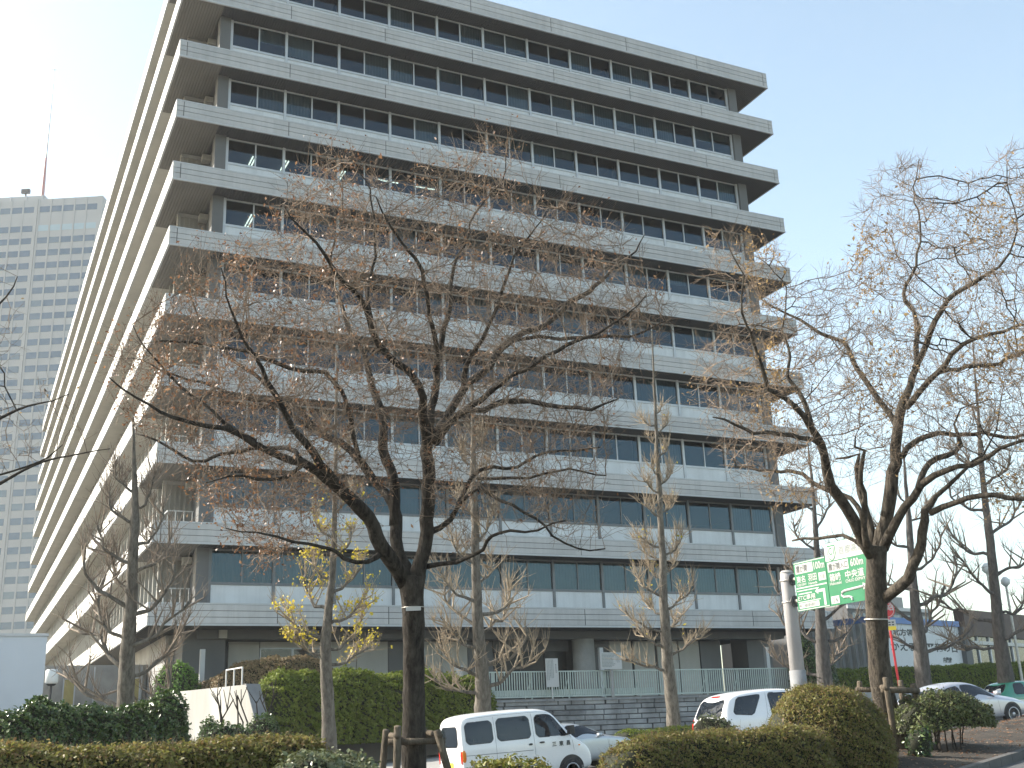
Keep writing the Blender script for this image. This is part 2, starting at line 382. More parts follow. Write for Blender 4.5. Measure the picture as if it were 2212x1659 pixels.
# ================================================================ the ground
xs = np.concatenate([np.linspace(-500, -80, 9), np.arange(-75, 100, 5.0), np.linspace(110, 560, 9)])
ys = np.concatenate([np.linspace(-300, -80, 5), np.arange(-75, 60, 15.0), np.linspace(70, 620, 9)])
X, Y = np.meshgrid(xs, ys, indexing='ij')
V = np.stack([X.ravel(), Y.ravel(), (gz(X) - 0.06).ravel()], 1)
nx, ny = len(xs), len(ys)
I, J = np.meshgrid(np.arange(nx - 1), np.arange(ny - 1), indexing='ij')
F = np.stack([I * ny + J, (I + 1) * ny + J, (I + 1) * ny + J + 1, I * ny + J + 1], -1).reshape(-1, 4)
props(link('ground', fast_mesh('ground', V, F, MT['earth'])), kind='structure')

def strip(name, xa, lo, hi, dz, m, n=7, bump=None):
    """a sheet between two lines y = lo(x) and y = hi(x), following the slope"""
    xa = np.asarray(xa, float); V = []; k = len(xa)
    for x in xa:
        a, b = float(lo(x)), float(hi(x))
        for j in range(n):
            t = j / (n - 1); z = float(gz(x)) + dz
            if bump: z += bump(x, t)
            V.append((x, a + (b - a) * t, z))
    F = [(i * n + j, (i + 1) * n + j, (i + 1) * n + j + 1, i * n + j + 1) for i in range(k - 1) for j in range(n - 1)]
    o = link(name, make_mesh(name, V, F, m, True)); o['kind'] = 'structure'; return o
XA = np.concatenate([np.arange(-78, 61, 3.0)])
strip('near_carriageway', XA[XA < 30], lambda x: med_near(x) - 12, lambda x: med_near(x) - 0.02, 0.0, MT['asphalt'])
strip('far_carriageway', XA, lambda x: med_far(x) + 0.02, lambda x: road_far(x) - 0.02, 0.0, MT['asphalt'])
XM = np.concatenate([np.arange(-78, -12, 6.0), np.arange(-12, 28.9, 0.5)])
def mound(x, t):
    w = math.sin(math.pi * t)
    return 0.22 * w + 0.05 * math.sin(x * 2.3 + 5 * t) * w + 0.04 * math.sin(x * 5.1 + 11 * t) * w
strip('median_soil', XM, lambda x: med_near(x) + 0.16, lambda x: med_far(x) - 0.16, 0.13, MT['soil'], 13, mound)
strip('far_pavement', XA, lambda x: road_far(x) + 0.16, lambda x: -4.6, 0.14, MT['paving'])
def kerb_row(label, f0, x0, x1, step, out):
    k = thing('kerb', label, 'kerb', (x0, float(f0(x0)), float(gz(x0))))
    k['kind'] = 'structure'; del k['label']; del k['category']
    x = x0
    while x < x1:
        a, b = x + 0.008, x + step - 0.008
        ya, yb = float(f0(a)), float(f0(b)); za, zb = float(gz(a)), float(gz(b))
        d = Vector((b - a, yb - ya, 0)).normalized(); n = Vector((-d.y, d.x, 0)) * out
        mb = MB()
        P = [Vector((a, ya, za - 0.1)), Vector((b, yb, zb - 0.1)), Vector((b, yb, zb - 0.1)) + n * 0.16, Vector((a, ya, za - 0.1)) + n * 0.16]
        Q = [p + Vector((0, 0, 0.25)) for p in P]
        F = [(0, 3, 2, 1), (4, 5, 6, 7), (0, 1, 5, 4), (1, 2, 6, 5), (2, 3, 7, 6), (3, 0, 4, 7)]
        if out < 0: F = [f[::-1] for f in F]
        mb.add(P + Q, F); mb.build('kerbstone', MT['kerb'], k)
        x += step
kerb_row('pale kerb along the near edge of the planted median', med_near, 2.0, 28.4, 0.6, 1)
kerb_row('pale kerb along the far edge of the planted median', med_far, -1.0, 28.4, 0.9, -1)
kerb_row('pale kerb along the far pavement', road_far, -14, 50, 1.2, 1)
def dash(off, x0, x1, w, dash_len=None, gap=0.0, name='lane_marking'):
    V, F = [], []; x = x0
    while x < x1:
        e = min(x1, x + (dash_len or (x1 - x0))); pts = np.arange(x, e + 0.01, 1.0)
        b = len(V)
        for q in pts:
            y = max(-31.9 + off, float(med_far(q)) + 0.4)
            V += [(q, y, float(gz(q)) + 0.006), (q, y + w, float(gz(q)) + 0.006)]
        F += [(b + 2 * i, b + 2 * i + 2, b + 2 * i + 3, b + 2 * i + 1) for i in range(len(pts) - 1)]
        x = e + gap
        if gap == 0: break
    o = link(name, make_mesh(name, V, F, MT['line'])); o['kind'] = 'structure'
dash(0.45, -40, 55, 0.15); dash(3.9, -40, 55, 0.13, 5.0, 5.0); dash(7.4, -40, 55, 0.13, 5.0, 5.0); dash(11.2, -40, 55, 0.15)

# ================================================================ the office building
L_, D_ = 39.67, 108.0
DZK = [0.0, -0.05, -0.12, -0.05, 0.04, 0.09, 0.12, 0.08, 0.0, -0.10, -0.16]
ZT = [(10 - k) * 3.7 + 8.234 + DZK[k] for k in range(11)]          # tops of the eleven slabs, roof first
TH = [1.18] + [1.04] * 10
ZB = [ZT[k] - TH[k] for k in range(11)]
GB = 3.25                                                           # ground level of the terrace
bld = thing('office_building', 'long grey office block of eleven deep overhanging floor slabs with ribbon windows', 'building', (20, 40, GB))
WY = 1.25                                                           # window plane
NB, BW, X0 = 11, 3.09, 2.92
plank_cache = {}
def plank(len_, h, key):
    k = (round(len_, 3), round(h, 3), key)
    if k not in plank_cache:
        mb = MB()
        if key == 'front': mb.box(0.02, len_ - 0.02, -0.035, 0.0, 0.013, h - 0.013)
        else: mb.box(-0.035, 0.0, 0.014, len_ - 0.014, 0.018, h - 0.018)
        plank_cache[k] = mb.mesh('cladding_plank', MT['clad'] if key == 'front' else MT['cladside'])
    return plank_cache[k]
joints = [0.0] + [0.39 + 5.56 * i for i in range(8)] + [L_]
joints = [j for j in joints if j <= L_]
for k in range(11):
    core = MB().box(0.036, L_ - 0.036, 0.036, D_, ZB[k] + 0.02, ZT[k] - 0.02)
    sl = core.build('floor_slab', MT['slab'], bld)
    tr = MB()
    tr.box(0, L_, 0.0, 0.30, ZT[k] - 0.07, ZT[k] + 0.0); tr.box(0, 0.30, 0.30, D_, ZT[k] - 0.07, ZT[k])
    tr.box(-0.01, L_ + 0.01, -0.01, 0.09, ZB[k], ZB[k] + 0.10); tr.box(-0.01, 0.09, 0.09, D_, ZB[k], ZB[k] + 0.10)
    tr.box(L_ - 0.09, L_ + 0.01, 0.09, 30, ZB[k], ZB[k] + 0.10)
    tr.build('fascia_trim', MT['trim'], sl)
    h = (TH[k] - 0.17) / 3
    for r in range(3):
        z = ZB[k] + 0.10 + r * h
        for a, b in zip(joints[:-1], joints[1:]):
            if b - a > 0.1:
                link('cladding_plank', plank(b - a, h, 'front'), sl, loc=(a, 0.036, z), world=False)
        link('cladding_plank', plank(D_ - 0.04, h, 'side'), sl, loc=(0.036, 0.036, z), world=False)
    # soffits: boards under the overhang
    if k < 10:
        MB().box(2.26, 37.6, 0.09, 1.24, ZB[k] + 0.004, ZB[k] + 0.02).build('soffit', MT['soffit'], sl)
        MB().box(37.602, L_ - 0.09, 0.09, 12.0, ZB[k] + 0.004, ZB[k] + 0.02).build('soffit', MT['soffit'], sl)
        MB().box(0.09, 2.258, 0.09, 5.998, ZB[k] + 0.004, ZB[k] + 0.02).build('soffit', MT['soffit_corner_lit'], sl)
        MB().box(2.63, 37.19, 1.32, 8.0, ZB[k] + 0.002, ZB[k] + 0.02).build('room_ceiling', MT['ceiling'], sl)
        MB().box(0.09, 1.2, 6.0, D_ - 0.1, ZB[k] + 0.004, ZB[k] + 0.02).build('soffit', MT['soffit_side_lit'], sl)
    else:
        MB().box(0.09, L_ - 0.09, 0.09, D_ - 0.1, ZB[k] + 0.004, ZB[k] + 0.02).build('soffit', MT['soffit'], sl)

# window bays of ten floors
wh_top = 0.0
frame_cache = {}
def bay_meshes(h, low=False):
    key = (round(h, 2), low)
    if key in frame_cache: return frame_cache[key]
    sill = 1.06
    fr = MB()
    fr.box(-0.07, 0.07, -0.10, 0.06, 0.0, h)                          # main mullion
    fr.box(BW / 2 - 0.035, BW / 2 + 0.035, -0.04, 0.05, sill + 0.07, h - 0.09)  # middle mullion
    fr.box(0.07, BW - 0.07, -0.07, 0.06, sill - 0.06, sill + 0.07)    # sill
    fr.box(0.07, BW - 0.07, -0.03, 0.06, h - 0.09, h)                 # head
    fm = fr.mesh('window', MT['alu_shaded'] if low else MT['alu'])
    pw = BW / 2 - 0.105
    pm = make_mesh('pane', [(0, 0, 0), (pw, 0, 0), (pw, 0, h - 0.16 - sill), (0, 0, h - 0.16 - sill)], [(0, 1, 2, 3)], MT['glass'])
    sm = MB().box(0.07, BW - 0.07, -0.03, 0.03, 0.0, sill - 0.06).mesh('spandrel', MT['spandrel'])
    n = 24; V = []; F = []
    for i in range(n + 1):
        x = 0.02 + (pw + 0.02) * i / n; y = 0.16 + 0.025 * math.sin(i * 2.1)
        V += [(x, y, -(h - 0.1 - sill)), (x, y, 0.0)]
    F = [(2 * i, 2 * i + 2, 2 * i + 3, 2 * i + 1) for i in range(n)]
    cm = make_mesh('blind', V, F, MT['curtain'], True)
    frame_cache[key] = (fm, pm, sm, cm, sill, pw); return frame_cache[key]
curtain_p = {1: 0.25, 2: 0.6, 3: 0.3, 4: 0.15, 5: 0.3, 6: 0.55, 7: 0.5, 8: 0.4, 9: 0.6, 10: 0.5}
crng = random.Random(11)
for k in range(1, 11):
    h = ZB[k - 1] - ZT[k] + 0.004; hh = round(h, 2)
    fm, pm, sm, cm, sill, pw = bay_meshes(hh, k >= 9)
    fl = k                                            # floor standing on slab k
    for b in range(NB):
        w = link('window', fm, bld, loc=(X0 + b * BW, WY, ZT[k]))
        link('spandrel', sm, w, world=False)
        for s in range(2):
            x = 0.07 if s == 0 else BW / 2 + 0.035
            link('pane', pm, w, loc=(x, 0, sill + 0.07), world=False)
            if k == 10 or (k == 9 and b < 4) or crng.random() < curtain_p[k]:
                link('blind', cm, w, loc=(x - 0.03, 0, h - 0.03), world=False, scale=(1, 1, 1.0 if k >= 9 or crng.random() < 0.55 else crng.uniform(0.25, 0.85)))
    MB().box(X0 + NB * BW - 0.07, X0 + NB * BW + 0.07, WY - 0.10, WY + 0.06, ZT[k], ZB[k - 1]).build('end_mullion', MT['alu'], bld)
    # rooms behind the glass
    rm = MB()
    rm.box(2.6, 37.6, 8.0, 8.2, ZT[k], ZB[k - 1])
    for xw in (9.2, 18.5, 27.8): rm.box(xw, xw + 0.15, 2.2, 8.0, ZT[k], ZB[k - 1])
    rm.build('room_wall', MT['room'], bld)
    # ceiling lamps seen through the glass
    if k in (4, 5):
        for (x, y) in ([(4.6, 2.6), (6.4, 2.4), (9.7, 2.4)] if k == 4 else [(4.6, 2.5)]):
            for q in (0, 1.35):
                for dx in (0, 0.16):
                    o = MB().box(x + dx, x + dx + 0.06, y + q, y + q + 1.2, ZB[k - 1] - 0.10, ZB[k - 1] - 0.05).build('ceiling_lamp', MT['lamp_tube'], bld)
        if k == 4:
            for x in (11.9, 14.2):
                MB().box(x, x + 1.3, 2.6, 2.68, ZB[k - 1] - 0.10, ZB[k - 1] - 0.05).build('ceiling_lamp', MT['lamp_tube'], bld)
# corner piers, balconies, the ribbed balcony walls, the long side
seg_fins = 0
fin_m = MB().box(-0.16, 0.0, 0.0, 0.10, 0, 2.66).mesh('fin', MT['white_wall'])
fin_near = 0
for k in range(1, 11):
    z0, z1 = ZT[k], ZB[k - 1]
    MB().box(2.25, 2.83, 1.02, 1.75, z0, z1).build('corner_pier', MT['pier'], bld)
    MB().box(36.98, 37.62, 1.0, 1.7, z0, z1).build('corner_pier', MT['pier'], bld)
    MB().box(2.45, 2.62, 1.75, 8.0, z0, z1).build('balcony_side_wall', MT['pier'], bld)
    MB().box(37.2, 37.4, 1.7, 12.0, z0, z1).build('balcony_side_wall', MT['pier'], bld)
    rw = MB().box(0.95, 2.45, 3.86, 4.0, z0, z1 - 0.2).build('balcony_wall', MT['ribwall'], bld)
    for i in range(6):
        x = 1.05 + i * 0.25
        MB().box(x, x + 0.07, 3.80, 3.858, z0, z1 - 0.2).build('batten', MT['ribwall'], rw)
    bb = MB().box(0.95, 2.45, 3.80, 4.0, z1 - 0.197, z1 - 0.002).build('balcony_beam', MT['concrete'], bld)
    MB().box(2.0, 2.44, 3.2, 3.75, z1 - 0.45, z1 - 0.12).build('balcony_duct', MT['galv'], bld)
    # rails at both corners
    r = MB()
    r.bar((1.0, 2.4, z0 + 0.95), (2.24, 2.4, z0 + 0.95), 0.05, 0.05)
    for x in (1.02, 1.4, 1.8, 2.2): r.bar((x, 2.4, z0), (x, 2.4, z0 + 0.93), 0.04, 0.04)
    r.bar((1.02, 2.4, z0 + 0.95), (1.02, 3.75, z0 + 0.95), 0.05, 0.05)
    r.build('corner_rail', MT['rail'], bld)
    r = MB()
    r.bar((37.7, 3.0, z0 + 0.95), (38.7, 3.0, z0 + 0.95), 0.05, 0.05); r.bar((38.7, 3.0, z0 + 0.95), (38.7, 8, z0 + 0.95), 0.05, 0.05)
    for x in (38.2, 38.7): r.bar((x, 3.0, z0), (x, 3.0, z0 + 0.93), 0.04, 0.04)
    r.build('corner_rail', MT['rail'], bld)
    # long west side: spandrel wall, ribbon window, upright fins
    MB().box(1.10, 1.25, 4.0, 107.5, z0, z0 + 0.9).build('side_wall', MT['concrete'], bld)
    sw = MB().box(1.14, 1.20, 4.0, 107.5, z0 + 0.9, z1).build('side_window', MT['glass_dark'] if 'glass_dark' in MT else MT['dark'], bld)
    ny_ = 74
    stuff = MB()
    for i in range(ny_):
        y = 4.0 + i * 1.4
        if i < 26 and k >= 5:
            link('fin', fin_m, sw, loc=(1.10, y, z0), world=False)
        else:
            stuff.box(0.94, 1.10, y, y + 0.10, z0, z0 + 2.66)
    stuff.build('fin_row', MT['white_wall'], sw, kind='stuff', world=True)
# solid core that closes the block
MB().box(2.6, 37.4, 8.21, 107.4, ZB[10] + 0.02, ZT[0] - 0.05).build('inner_core', MT['room'], bld)
MB().box(6, 34, 20, 70, ZT[0], ZT[0] + 3.2).build('roof_house', MT['concrete'], bld)

# ---- ground floor
zb = ZB[10]
MB().box(2.6, 37.4, 1.9, 2.9, zb - 0.42, zb).build('ground_beam', MT['pier'], bld)
gw = MB().box(4.2, 33.6, 3.30, 3.5, GB, zb - 0.3).build('ground_wall', MT['dark'], bld)
def panel(x0, x1, y=3.2, z0=GB, z1=None, m='beige', nm='wall_panel'):
    return MB().box(x0 + 0.02, x1 - 0.02, y, y + 0.1, z0, z1 or zb - 0.45).build(nm, MT[m], gw)
panel(4.35, 5.9)
wz0, wz1 = GB + 0.9, zb - 0.75
for a in (5.9, 7.55):
    f = MB()
    f.box(a, a + 0.06, 3.16, 3.3, GB + 0.8, wz1); f.box(a + 1.59, a + 1.65, 3.16, 3.3, GB + 0.8, wz1)
    f.box(a + 0.06, a + 1.59, 3.16, 3.3, wz1 - 0.07, wz1); f.box(a + 0.06, a + 1.59, 3.16, 3.3, GB + 0.8, GB + 0.88)
    fo = f.build('ground_window', MT['alu'], gw)
    MB().box(a + 0.06, a + 1.59, 3.20, 3.215, GB + 0.88, wz1 - 0.07).build('pane', MT['car_glass'], fo)
panel(5.9, 9.2, z0=wz1 + 0.01, z1=zb - 0.45); panel(5.9, 9.2, z0=GB, z1=GB + 0.79)
for a in (9.2, 10.9, 14.1, 15.6): panel(a, a + (1.7 if a < 14 else 1.5))
panel(12.6, 14.1, m='pier')
panel(17.1, 18.6, m='pier'); 
# dark entrance, its column and side pier
MB().box(18.6, 23.2, 3.1, 3.29, zb - 1.0, zb - 0.4).build('entrance_lintel', MT['slab'], gw)
MB().box(18.7, 23.1, 3.24, 3.29, GB, zb - 1.0).build('entrance_door', MT['entry'], gw)
for x in (20.2, 21.7): MB().box(x, x + 0.06, 3.17, 3.24, GB, zb - 1.0).build('door_post', MT['dark'], gw)
MB().lathe([(0.62, 0), (0.62, zb - 0.42 - GB)], (23.75, 2.4, GB), n=28).build('round_column', MT['concrete'], bld, True)
panel(24.4, 25.9, m='pier')
for a in (25.9, 27.5, 29.1, 30.6): panel(a, a + 1.45)
panel(32.1, 33.6, m='pier')
MB().box(35.1, 36.9, 2.6, 4.2, GB, zb).build('corner_column', MT['pier'], bld)
MB().box(2.0, 4.0, 2.2, 4.6, GB, zb).build('corner_column', MT['pier'], bld)
for x in (2.75, 13.7, 24.15, 35.4):
    MB().box(x - 0.11, x + 0.11, 1.1, 1.32, GB, zb - 1.02 + 0.05).build('slim_post', MT['trim'], bld)
for x in (3.6, 8.0):
    MB().box(x, x + 0.38, 1.75, 1.898, zb - 0.40, zb - 0.02).build('vent_box', MT['beige'], bld)
MB().box(5, 33, 9, 104, GB, zb).build('ground_core', MT['room'], bld)
MB().box(1.6, 2.0, 4.6, 104, GB, zb - 0.01).build('side_ground_wall', MT['concrete'], bld)

# ---- the terrace the building stands on
terr = MB().box(2.2, 41.5, -5.3, 112, -0.5, GB - 0.001)
o = terr.build('terrace', MT['paving']); o['kind'] = 'structure'

# ---- retaining wall of squared stones with the railing on it
wall = thing('stone_wall', 'low retaining wall of weathered grey squared stone under the pale green railing', 'wall', (24, -5.5, 1))
wx0, wx1, wy = 13.4, 34.4, -5.9
MB().box(wx0, wx1, wy + 0.06, -5.3, 0.0, 3.18).build('wall_core', MT['mortar'], wall)
srng = random.Random(3); stone_meshes = {}
z = 0.55; row = 0
while z < 3.0:
    h = 0.235; x = wx0 - srng.random() * 0.4
    while x < wx1 - 0.05:
        l = srng.choice([0.7, 0.85, 1.0, 1.15]); a, b = max(x, wx0), min(x + l, wx1)
        if b - a > 0.1 and z + h > float(gz(a)) and not (z > 2.8 and srng.random() < 0.0):
            key = (round(b - a, 1), srng.randint(0, 1))
            if key not in stone_meshes:
                ll = key[0]; e = 0.016
                mb = MB(); q = 0.02
                Vv = [(e, 0, e), (ll - e, 0, e), (ll - e, 0, h - e), (e, 0, h - e), (e + q, -0.03, e + q), (ll - e - q, -0.03 - 0.01 * key[1], e + q), (ll - e - q, -0.035, h - e - q), (e + q, -0.03 - 0.012 * key[1], h - e - q)]
                Ff = [(4, 5, 6, 7), (0, 1, 5, 4), (1, 2, 6, 5), (2, 3, 7, 6), (3, 0, 4, 7)]
                mb.add(Vv, Ff); stone_meshes[key] = mb.mesh('stone', MT['stone'])
            link('stone', stone_meshes[key], wall, loc=(a, wy + 0.06 - srng.random() * 0.03, z))
        x += l
    z += h; row += 1
x = wx0
while x < wx1:
    link('coping_stone', MB().box(0.01, 1.99, -0.06, 0.5, 0, 0.10).mesh('coping_stone', MT['stone']), wall, loc=(x, wy, 3.09)); x += 2.0
fen = thing('terrace_railing', 'pale green metal railing of upright bars on the stone wall', 'railing', (24, -5.6, 3.2))
fy = -5.62; fz0, fz1 = 3.28, 4.46; fx0, fx1 = 13.6, 34.0
MB().box(fx0, fx1, fy - 0.03, fy + 0.03, fz1 - 0.05, fz1).build('top_rail', MT['fence'], fen)
MB().box(fx0, fx1, fy - 0.012, fy + 0.012, fz0, fz0 + 0.07).build('bottom_rail', MT['fence'], fen)
MB().box(fx0, fx0 + 9.5, fy + 0.02, fy + 0.04, fz0 + 0.08, fz0 + 0.34).build('kick_panel', MT['fence'], fen)
pk = MB().box(-0.022, 0.022, -0.016, 0.016, fz0 + 0.07, fz1 - 0.05).mesh('picket', MT['fence'])
x = fx0 + 0.06
while x < fx1:
    link('picket', pk, fen, loc=(x, fy, 0)); x += 0.127
ps = MB().box(-0.03, 0.03, 0.02, 0.08, 3.19, fz1 - 0.05); ps.bar((0.0, 0.05, fz1 - 0.3), (-0.18, 0.42, 3.19), 0.035, 0.035)
psm = ps.mesh('post', MT['fence'])
x = fx0 + 0.9
while x < fx1:
    link('post', psm, fen, loc=(x, fy, 0)); x += 1.95

# ---- notice boards
def scribble(parent, x0, x1, z0, z1, y, vertical, seed, m='ink_pale'):
    r = random.Random(seed); mb = MB()
    if vertical:
        x = x0
        while x < x1:
            z = z1
            while z > z0 + r.random() * 0.3 * (z1 - z0):
                d = 0.03 + r.random() * 0.03; mb.box(x, x + 0.03, y - 0.004, y, z - d, z); z -= d + 0.018
            x += 0.075
    else:
        z = z1
        while z > z0:
            x = x0
            while x < x1 - r.random() * 0.2:
                d = 0.04 + r.random() * 0.05; mb.box(x, x + d, y - 0.004, y, z - 0.03, z); x += d + 0.02
            z -= 0.065
    mb.build('lettering', MT[m], parent)
nb = thing('notice_board', 'tall narrow white notice board with upright lettering in front of the railing', 'notice board', (17.3, -5.95, 3.2))
b1 = MB().box(17.02, 17.66, -5.99, -5.96, 3.72, 5.0).build('panel', MT['sign_white'], nb)
MB().box(17.3, 17.36, -5.957, -5.91, 3.19, 4.9).build('post', MT['rail'], nb)
scribble(nb, 17.08, 17.4, 4.0, 4.95, -5.992, True, 5); scribble(nb, 17.53, 17.58, 4.3, 4.75, -5.992, True, 6, 'ink')
nb = thing('notice_board', 'wide white notice board with rows of small lettering above the railing', 'notice board', (20.5, -5.95, 3.2))
MB().box(19.95, 21.12, -5.99, -5.96, 4.48, 5.26).build('panel', MT['sign_white'], nb)
MB().box(20.5, 20.62, -5.957, -5.87, 3.19, 4.6).build('post', MT['concrete'], nb)
scribble(nb, 20.03, 20.75, 4.6, 5.2, -5.992, False, 8); scribble(nb, 20.8, 21.02, 4.75, 5.2, -5.992, True, 9)
nb = thing('notice_board', 'small plain white board at the hedge end of the railing', 'notice board', (12.6, -5.95, 3.2))
MB().box(12.45, 12.85, -5.99, -5.96, 4.1, 4.72).build('panel', MT['sign_white'], nb)
MB().box(12.62, 12.68, -5.957, -5.91, 3.0, 4.6).build('post', MT['rail'], nb)

# ================================================================ neighbours
# tall office tower far behind on the left
TP = at(186, 900, 290.0); _d = ray(186, 432); tz_top = float(CAM[2] + _d[2] * math.hypot(TP[0] - CAM[0], TP[1] - CAM[1]) / math.hypot(_d[0], _d[1])) + 1.9
yaw_t = -YAW + RAD(-2.0)
tw = thing('tower_block', 'tall pale slab tower with bands of blue windows far behind the white wall', 'tower', (TP[0], TP[1], 0), yaw_t)
MT['tower'] = mat('tower_precast', (0.40, 0.40, 0.40), 0.8, 0.06, 0.05)
MT['tower_glass'] = island_mat('tower_glass', [(0.065, 0.115, 0.17), (0.09, 0.14, 0.20), (0.075, 0.125, 0.185), (0.13, 0.18, 0.22)], 0.15, bump=0, grime=0.1, spec=0.7)
MT['tower_light'] = mat('tower_blinds', (0.35, 0.45, 0.50), 0.5, 0.1, 0.3)
FH = 3.68; nfl = int(tz_top // FH) + 1
b = MB().box(-60, 0, 0, 42, -5, tz_top); tb = b.build('tower_body', MT['tower'], tw, world=False)
mu = MB()
bays = [-1.9 - 3.3 * i for i in range(6)]
for x in [-0.7, -4.43, -7.73, -11.03, -14.33, -17.63, -22.06, -25.36, -28.66]:
    wdt = 1.36 if x == -0.7 else 0.42
    mu.box(x - wdt / 2, x + wdt / 2, -0.13, -0.002, 0, tz_top)
mu.box(-18.9, -18.0, -0.22, -0.002, 0, tz_top + 0.2); 
mu.build('mullion_ribs', MT['tower'], tw, world=False)
pane_m = MB().box(0, 2.78, -0.06, 0.0, 0, 1.75).mesh('window', MT['tower_glass'])
pane_l = MB().box(0, 2.78, -0.06, 0.0, 0, 1.75).mesh('window', MT['tower_light'])
wx = [-1.62 - 3.3 * i - 2.55 for i in range(5)] + [-19.2 - 3.3 * i - 2.6 for i in range(3)]
n_w = 0
for f in range(nfl - 1, -1, -1):
    z = tz_top - 2.2 - 1.75 - (0 if f == nfl - 1 else 2.0 + (nfl - 1 - f) * FH)
    if z < 2: break
    for i, x in enumerate(wx):
        link('window', pane_l if (f == nfl - 2 and i < 5) else pane_m, tw, loc=(x, -0.003, z), world=False)
side = MB()
for f in range(nfl):
    z = tz_top - 4 - f * FH
    for j in range(8): side.box(0.003, 0.07, 1.5 + j * 5, 4.8 + j * 5, z, z + 1.8)
side.build('side_windows', MT['tower_glass'], tw, world=False, kind='stuff')
ph = MB().box(-60, -19.4, 6, 32, tz_top, tz_top + 4.4); pho = ph.build('roof_house', MT['tower'], tw, world=False)
for i in range(8):
    MB().box(-19.8 - 4.5 * i - 0.3, -19.8 - 4.5 * i, 5.7, 5.99, tz_top, tz_top + 4.4).build('roof_rib', MT['trim'], pho)
mast = MB(); mx_ = -20.6
mast.tube([(mx_, 7, tz_top + 4.4), (mx_, 7, tz_top + 10)], [0.55, 0.5], 6); mast.tube([(mx_, 7, tz_top + 10), (mx_, 7, tz_top + 17)], [0.5, 0.3], 6)
mast.build('mast_foot', MT['mast_red'], tw, world=False)
m2 = MB(); m2.tube([(mx_, 7, tz_top + 17), (mx_, 7, tz_top + 30), (mx_, 7, tz_top + 46)], [0.28, 0.2, 0.1], 6)
for zz, ww in ((22, 0.5), (27, 0.5), (33, 1.2), (45.8, 1.0)): m2.bar((mx_ - ww / 2, 7, tz_top + zz), (mx_ + ww / 2, 7, tz_top + zz), 0.15, 0.15)
m2.build('mast', MT['galv'], tw, world=False)
sc_ = MB().lathe([(4.2, 0), (4.2, 0.8), (2.5, 1.3), (0.5, 1.7), (0.0, 1.7)], (-28.0, 12, tz_top + 4.4), n=16)
sc_.tube([(-28.0, 12, tz_top + 6.0), (-28.0, 12, tz_top + 8.7)], 0.25, 6); sc_.box(-29.2, -26.8, 11.5, 12.3, tz_top + 8.5, tz_top + 9.8)
sc_.build('roof_aerial', MT['dark'], tw, world=False)

# plain block wall and podium on the left
bk = thing('service_block', 'plain blue-grey rendered block with a thin coping at the far left', 'building', (-8, 0, 0))
bz = 6.55
MB().box(-26, -4.12, 0.0, 9.0, -1.0, bz).build('block_wall', MT['block'], bk)
MB().box(-26.05, -4.07, -0.06, 9.05, bz + 0.002, bz + 0.12).build('coping', MT['trim'], bk)
po = thing('podium_annex', 'low light grey annex with narrow yellow-blinded windows under the overhanging slabs', 'building', (-3, 6, 0))
MB().box(-12, 1.55, 10.0, 13.0, -1.0, 6.0).build('annex_wall', MT['concrete'], po)
for x in (-2.55, 0.65):
    f = MB(); z0, z1 = 3.9, 5.35
    f.box(x, x + 0.06, 9.93, 9.998, z0, z1); f.box(x + 0.54, x + 0.60, 9.93, 9.998, z0, z1); f.box(x + 0.06, x + 0.54, 9.93, 9.998, z1 - 0.06, z1); f.box(x + 0.06, x + 0.54, 9.93, 9.998, z0, z0 + 0.06)
    fo = f.build('narrow_window', MT['alu'], po)
    MB().box(x + 0.06, x + 0.54, 9.96, 9.99, z0 + 0.06, z1 - 0.06).build('blind', MT['yellow_blind'], fo)
for x in (-1.05, 1.3): MB().tube([(x, 9.92, -0.5), (x, 9.92, 5.9)], 0.05, 8).build('drain_pipe', MT['trim'], po)

lp = thing('garden_lamp', 'short post lamp with a frosted drum shade in front of the annex', 'lamp post', (-4.15, -3, 0.3))
MB().tube([(-4.02, -3, 0.0), (-4.02, -3, 4.32)], 0.05, 10).build('post', MT['dark'], lp)
MB().lathe([(0.12, 0), (0.19, 0.06), (0.19, 0.08)], (-4.02, -3, 4.30), n=16).build('collar', MT['dark'], lp)
MB().lathe([(0.2, 0), (0.25, 0.05), (0.25, 0.52), (0.2, 0.56), (0, 0.56)], (-4.02, -3, 4.382), n=20).build('shade', MT['bamboo'], lp, True)

# white stair cheek wall with a battered end
cw = thing('stair_cheek_wall', 'white sunlit sloping stair wall with a battered grey stone end', 'wall', (2.0, -6, 1))
A = Vector((2.55, -8.8, 0)); B = Vector((0.45, -3.9, 0)); n = Vector(((B - A).y, -(B - A).x, 0)).normalized() * 0.62
dirv = (B - A).normalized()
def cz(t): return 3.92 + 0.46 * t
out = [A - dirv * 1.75 + Vector((0, 0, 0.2)), A + Vector((0, 0, 3.92)), B + Vector((0, 0, 3.9)), B + Vector((0, 0, 0.2))]
MB().prism(out, n).build('wall_body', MT['white_wall'], cw)
e0 = A - dirv * 1.79; 
MB().prism([e0 + Vector((0, 0, 0.2)) - n * 0.02, A - dirv * 0.03 + Vector((0, 0, 3.95)) - n * 0.02, A + dirv * 0.25 + Vector((0, 0, 3.96)) - n * 0.02, A - dirv * 0.01 + Vector((0, 0, 3.925)) - n * 0.02, A - dirv * 1.755 + Vector((0, 0, 0.2)) - n * 0.02], n * 1.04).build('end_coping', MT['grey_stone'], cw)
rl = MB(); q0 = A + dirv * 0.5 + n * 0.3
for i in range(3):
    q = q0 + dirv * (0.75 * i) + n * 0.25 * i; rl.bar(q + Vector((0, 0, 3.9)), q + Vector((0, 0, 4.62)), 0.05, 0.05)
rl.bar(q0 + Vector((0, 0, 4.6)), q0 + dirv * 1.5 + n * 0.5 + Vector((0, 0, 4.6)), 0.05, 0.05)
